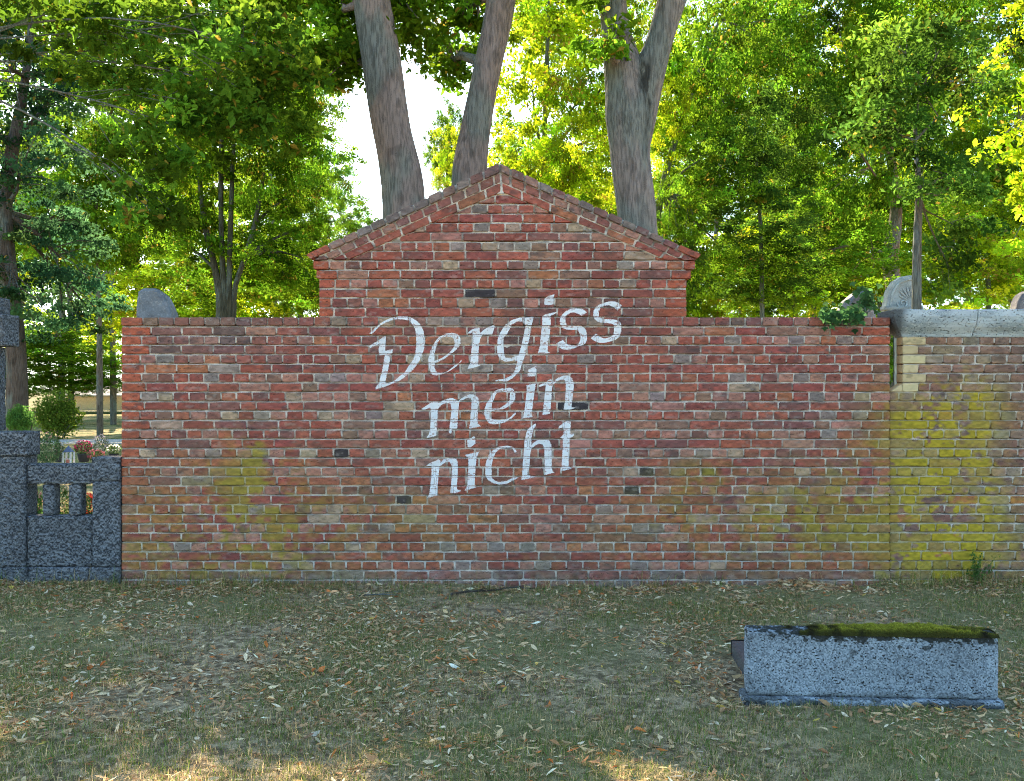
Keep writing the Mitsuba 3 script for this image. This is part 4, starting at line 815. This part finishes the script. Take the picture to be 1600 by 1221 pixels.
def lantern():
    t = thing('grave_lantern', 'small white grave lantern with a blue roof among the flowers behind the fence', 'lantern')
    c = P(107, 730, 16.8); s = 16.8 / F; w, h = 12 * s, 34 * s; z = c[2]
    def bx(x0, x1, y0, y1, z0, z1): b = trimesh.creation.box([x1 - x0, y1 - y0, z1 - z0]); return np.array(b.vertices) + [(x0 + x1) / 2 + c[0], (y0 + y1) / 2 + c[1], (z0 + z1) / 2 + z], np.array(b.faces)
    def ad(n, ms, col): addc(t, n, cat([(v, f, uvc(col, len(v))) for v, f in ms]), 'plain')
    a = w / 2
    ad('base', [bx(-a, a, -a, a, 0, .03)], (.75, .76, .78))
    ad('frame', [bx(sx * a - .012, sx * a + .012, sy * a - .012, sy * a + .012, .03, h * .68) for sx in (-1, 1) for sy in (-1, 1)] + [bx(-a, a, -a - .01, -a + .01, h * .36, h * .40)], (.78, .79, .82))
    ad('candle', [bx(-.03, .03, -.03, .03, .03, .15)], (.5, .2, .16))
    m = trimesh.creation.cone(a * 1.5, h * .3, sections=4); m.apply_transform(trimesh.transformations.rotation_matrix(math.pi / 4, [0, 0, 1])); ad('roof', [(np.array(m.vertices) + [c[0], c[1], z + h * .69], np.array(m.faces))], (.16, .20, .34))
lantern()

# ------------------------------------------------------------------ grass, leaf litter, twigs, weeds
def grass(n, x0, x1, y0, y1, seed, hmin, hmax, w, thin=True):
    r = np.random.default_rng(seed)
    x, y = r.uniform(x0, x1, n), r.uniform(y0, y1, n)
    q = np.stack([x, y, 0 * x], -1)
    dn = nfbm(q * 1.1, 3, 12) * .6 + nfbm(q * 5, 2, 13) * .4
    keep = r.random(n) < np.clip((dn - .30) * 3.2, .10, 1)
    if thin: keep &= ~((x > 1.15) & (x < 2.5) & (y > -3.0) & (y < -1.95))
    x, y, dn = x[keep], y[keep], dn[keep]; n = len(x)
    p = np.stack([x, y, gz(x, y) - .004], -1)
    h = r.uniform(hmin, hmax, n) * (.55 + .9 * dn) * np.exp(r.normal(0, .25, n)); yaw = r.uniform(0, 2 * np.pi, n); ln = np.abs(r.normal(.55, .45, n))
    d = np.stack([np.cos(yaw), np.sin(yaw), 0 * yaw], -1); s = np.stack([-np.sin(yaw + r.normal(0, .6, n)), np.cos(yaw), 0 * yaw], -1) * (w * r.uniform(.6, 1.3, n))[:, None]
    up = np.array([0, 0, 1.0]); h = h[:, None]; ln = ln[:, None]
    a = p + up * h * .5 + d * h * ln * .3; b = p + up * h * (.95 - .25 * np.minimum(ln, 1)) + d * h * ln * .95
    V = np.stack([p - s, p + s, a + s * .8, a - s * .8, b], 1).reshape(-1, 3)
    f = (np.array([[0, 1, 2], [0, 2, 3], [3, 2, 4]])[None] + (np.arange(n) * 5)[:, None, None]).reshape(-1, 3)
    dry = r.random(n) < .42
    col = np.where(dry[:, None], np.array((.64, .49, .26)), np.array((.195, .265, .07)) + r.normal(0, .018, (n, 3)) * [1, 1, .5]) * np.exp(r.normal(0, .2, (n, 1)))
    return V, f, np.repeat(np.column_stack([pack(col), r.random(n)]), 5, 0)
struct('grass', (lambda m: (m[0], m[1]))(gm := cat([grass(330000, -5.4, 5.4, -5.0, -.02, 61, .018, .046, .0016), grass(4500, -6, 6, -.22, -.01, 62, .05, .15, .002), grass(24000, -15, -6.2, .3, 22, 63, .03, .07, .006, False)])), 'leaf', 'short thin lawn grass in front of the wall', 'stuff', uv=gm[2])
LITC = np.array([(.66, .46, .24), (.74, .57, .34), (.80, .67, .46), (.44, .23, .11), (.56, .33, .17), (.60, .20, .06), (.60, .42, .10), (.28, .16, .09)])
def litter(p, L, r, col=None, curl=1.0):
    n = len(p); yaw = r.uniform(0, 2 * np.pi, n); wid = L * r.uniform(.10, .42, n)
    bend = r.normal(0, 1.0, n) * curl; roll = np.abs(r.normal(1.2, .9, n)) * curl
    tp, tr_ = np.clip(r.normal(0, .22, n), -.4, .4), np.clip(r.normal(0, .4, n), -.7, .7)
    us = np.array([-.5, -.2, .18, .5]); ws = np.array([.25, 1.0, .85, .08]); vs = np.array([-1, 0, 1.0])
    U = us[None, :, None] * L[:, None, None]; Wv = vs[None, None, :] * ws[None, :, None] * wid[:, None, None] * .5
    th = us[None, :, None] * bend[:, None, None]
    X = np.where(np.abs(bend[:, None, None]) > .05, np.sin(th) / (bend[:, None, None] + 1e-6), us[None, :, None]) * L[:, None, None] * np.ones_like(Wv)
    Zb = np.where(np.abs(bend[:, None, None]) > .05, (1 - np.cos(th)) / (np.abs(bend[:, None, None]) + 1e-6), 0) * L[:, None, None] * np.ones_like(Wv)
    ph = Wv / (wid[:, None, None] * .5) * roll[:, None, None] * .6
    Y = np.sin(ph) * wid[:, None, None] * .5 / np.maximum(roll[:, None, None] * .6, .3) * ws[None, :, None]; Zr = (1 - np.cos(ph)) * wid[:, None, None] * .4
    side = np.where(r.random(n) < .5, 1, -1)[:, None, None]                    # some curve sideways
    Y = Y + side * Zb * .7; Z = Zb * .5 + Zr
    Z = Z + X * np.tan(tp)[:, None, None] + Y * np.tan(tr_)[:, None, None]
    Z = Z - Z.min((1, 2), keepdims=True)
    c, s = np.cos(yaw)[:, None, None], np.sin(yaw)[:, None, None]
    V = np.stack([X * c - Y * s, X * s + Y * c, Z], -1).reshape(n, 12, 3) + p[:, None]
    q = np.array([[i * 3 + j, (i + 1) * 3 + j, (i + 1) * 3 + j + 1, i * 3 + j + 1] for i in range(3) for j in range(2)])
    f0 = np.vstack([q[:, [0, 1, 2]], q[:, [0, 2, 3]]])
    f = (f0[None] + (np.arange(n) * 12)[:, None, None]).reshape(-1, 3)
    if col is None: col = LITC[r.choice(8, n, p=[.25, .19, .11, .15, .16, .05, .02, .07])] * np.exp(r.normal(0, .18, (n, 1)))
    return V.reshape(-1, 3), f, np.repeat(np.column_stack([pack(col), r.random(n)]), 12, 0)
def fallen():
    r = np.random.default_rng(71); n = 115000
    x, y = r.uniform(-5.4, 5.4, n), -r.random(n) ** 1.0 * 5.0 - .02
    k = int(n * .17); y[:k] = -np.abs(r.normal(0, .16, k)) - .01
    dn = nfbm(np.stack([x, y, 0 * x], -1) * 1.6, 3, 15); keep = (r.random(n) < np.clip(.12 + (dn - .32) * 2.8, .12, 1)) & ~((x > 1.2) & (x < 2.47) & (y > -3.04) & (y < -2.0))
    x, y = x[keep], y[keep]; n = len(x)
    xk, yk = r.normal(1.12, .09, 260), r.uniform(-3.1, -2.0, 260)                # drift beside the slab
    x, y = np.r_[x, xk], np.r_[y, yk]; n = len(x)
    L = np.clip(np.exp(r.normal(math.log(.032), .42, n)), .012, .072)
    near = litter(np.stack([x, y, gz(x, y) + r.uniform(.001, .016, n)], -1), L, r)
    n2 = 3500; x2, y2 = r.uniform(-16, -5, n2), r.uniform(.5, 40, n2)
    fr = litter(np.stack([x2, y2, gz(x2, y2) + .01], -1), np.full(n2, .07), r)
    m = cat([near, fr])
    struct('leaf_litter', (m[0], m[1]), 'dry_leaf', 'curled tan and brown fallen leaves scattered over the lawn', 'stuff', uv=m[2])
fallen()
def gpoint(px, py):                               # where a pixel of the photograph meets the lawn
    d = EYE * F / (py - 610.5); x = (px - 800) / F * d
    return np.array([x, d - D, float(gz(x, d - D)) + .012])
r = np.random.default_rng(77)
for lab, px, py, L, col, cu in (('upright bright green leaf at the lower left edge of the lawn', 334, 1208, .06, (.34, .50, .04), .4), ('yellow-green leaf lying in the sun patch at the bottom', 605, 1198, .075, (.50, .52, .05), .3), ('rust orange leaf at the left of the sun patch', 521, 1180, .06, (.50, .17, .04), .8),
                            ('pale broad leaf lying at the lower left, left of a curled one', 493, 1150, .085, (.62, .55, .42), .4), ('rust brown leaf on the grass right of the mossy block', 1575, 1131, .055, (.42, .12, .05), .7), ('dark purple leaf on the grass below the mossy block', 1255, 1205, .06, (.13, .03, .05), .6), ('yellow leaf on the grass just below the mossy block', 1276, 1128, .05, (.60, .46, .10), .5)):
    t = thing('fallen_leaf', lab, 'leaf'); p = gpoint(px, py)
    v, f, u = litter(p[None], np.array([L]), r, np.array([col]), cu); addc(t, 'blade', (v, f, u), 'dry_leaf')
def twig(lab, pts, rad, seed):
    t = thing('twig', lab, 'twig'); rr = np.random.default_rng(seed); Q = [gpoint(*p) + [0, 0, .012] for p in pts]
    ms = [tube(Q, [rad * (1 - .6 * i / len(Q)) for i in range(len(Q))], 6, (.07, .055, .045), step=.04)]
    for i in range(1, len(Q) - 1):
        e = Q[i] + np.array([rr.uniform(.08, .2), rr.normal(0, .06), .02]); ms.append(tube([Q[i], (Q[i] + e) / 2, e], [rad * .5, rad * .4, rad * .2], 5, (.07, .055, .045)))
    addc(t, 'stick', cat(ms), 'bark')
twig('dark forked dead twig lying at the foot of the wall under the lettering', [(705, 931), (740, 926), (770, 925), (800, 919), (830, 921)], .009, 81)
twig('thin dark twig lying among leaves at the foot of the wall, further left', [(560, 938), (590, 934), (620, 936)], .005, 82)
def weed():
    t = thing('weed', 'leafy green weed growing at the foot of the mossy boundary wall', 'plant'); r = np.random.default_rng(91); c = gpoint(1527, 920); ms = []; lv = []; lk = []
    for i in range(16):
        a = r.uniform(0, 2 * np.pi); h = r.uniform(.08, .24); e = c + [math.cos(a) * .11 * r.random() * 1.4, math.sin(a) * .05 - .02, h]
        ms.append(tube([c + [r.normal(0, .03), r.normal(0, .01), -.02], (c + e) / 2, e], [.003, .002, .001], 4, (.1, .14, .05), cap=False))
        for s in np.linspace(.3, 1, 9): lv.append(c + (e - c) * s + r.normal(0, .012, 3)); lk.append(np.array((.10, .22, .05)) * r.uniform(.6, 1.3))
    addc(t, 'stem', cat(ms), 'plain'); addc(t, 'foliage', leaf_cards(np.array(lv), r.uniform(.02, .05, len(lv)), np.array(lk), r, up=.4, wid=.4), 'leaf')
weed()
print(sum(len(__import__('meshkit').WRITTEN[d['filename']][1]) for d in scene.values() if d.get('type') == 'ply'), 'triangles', len(scene), 'entries')
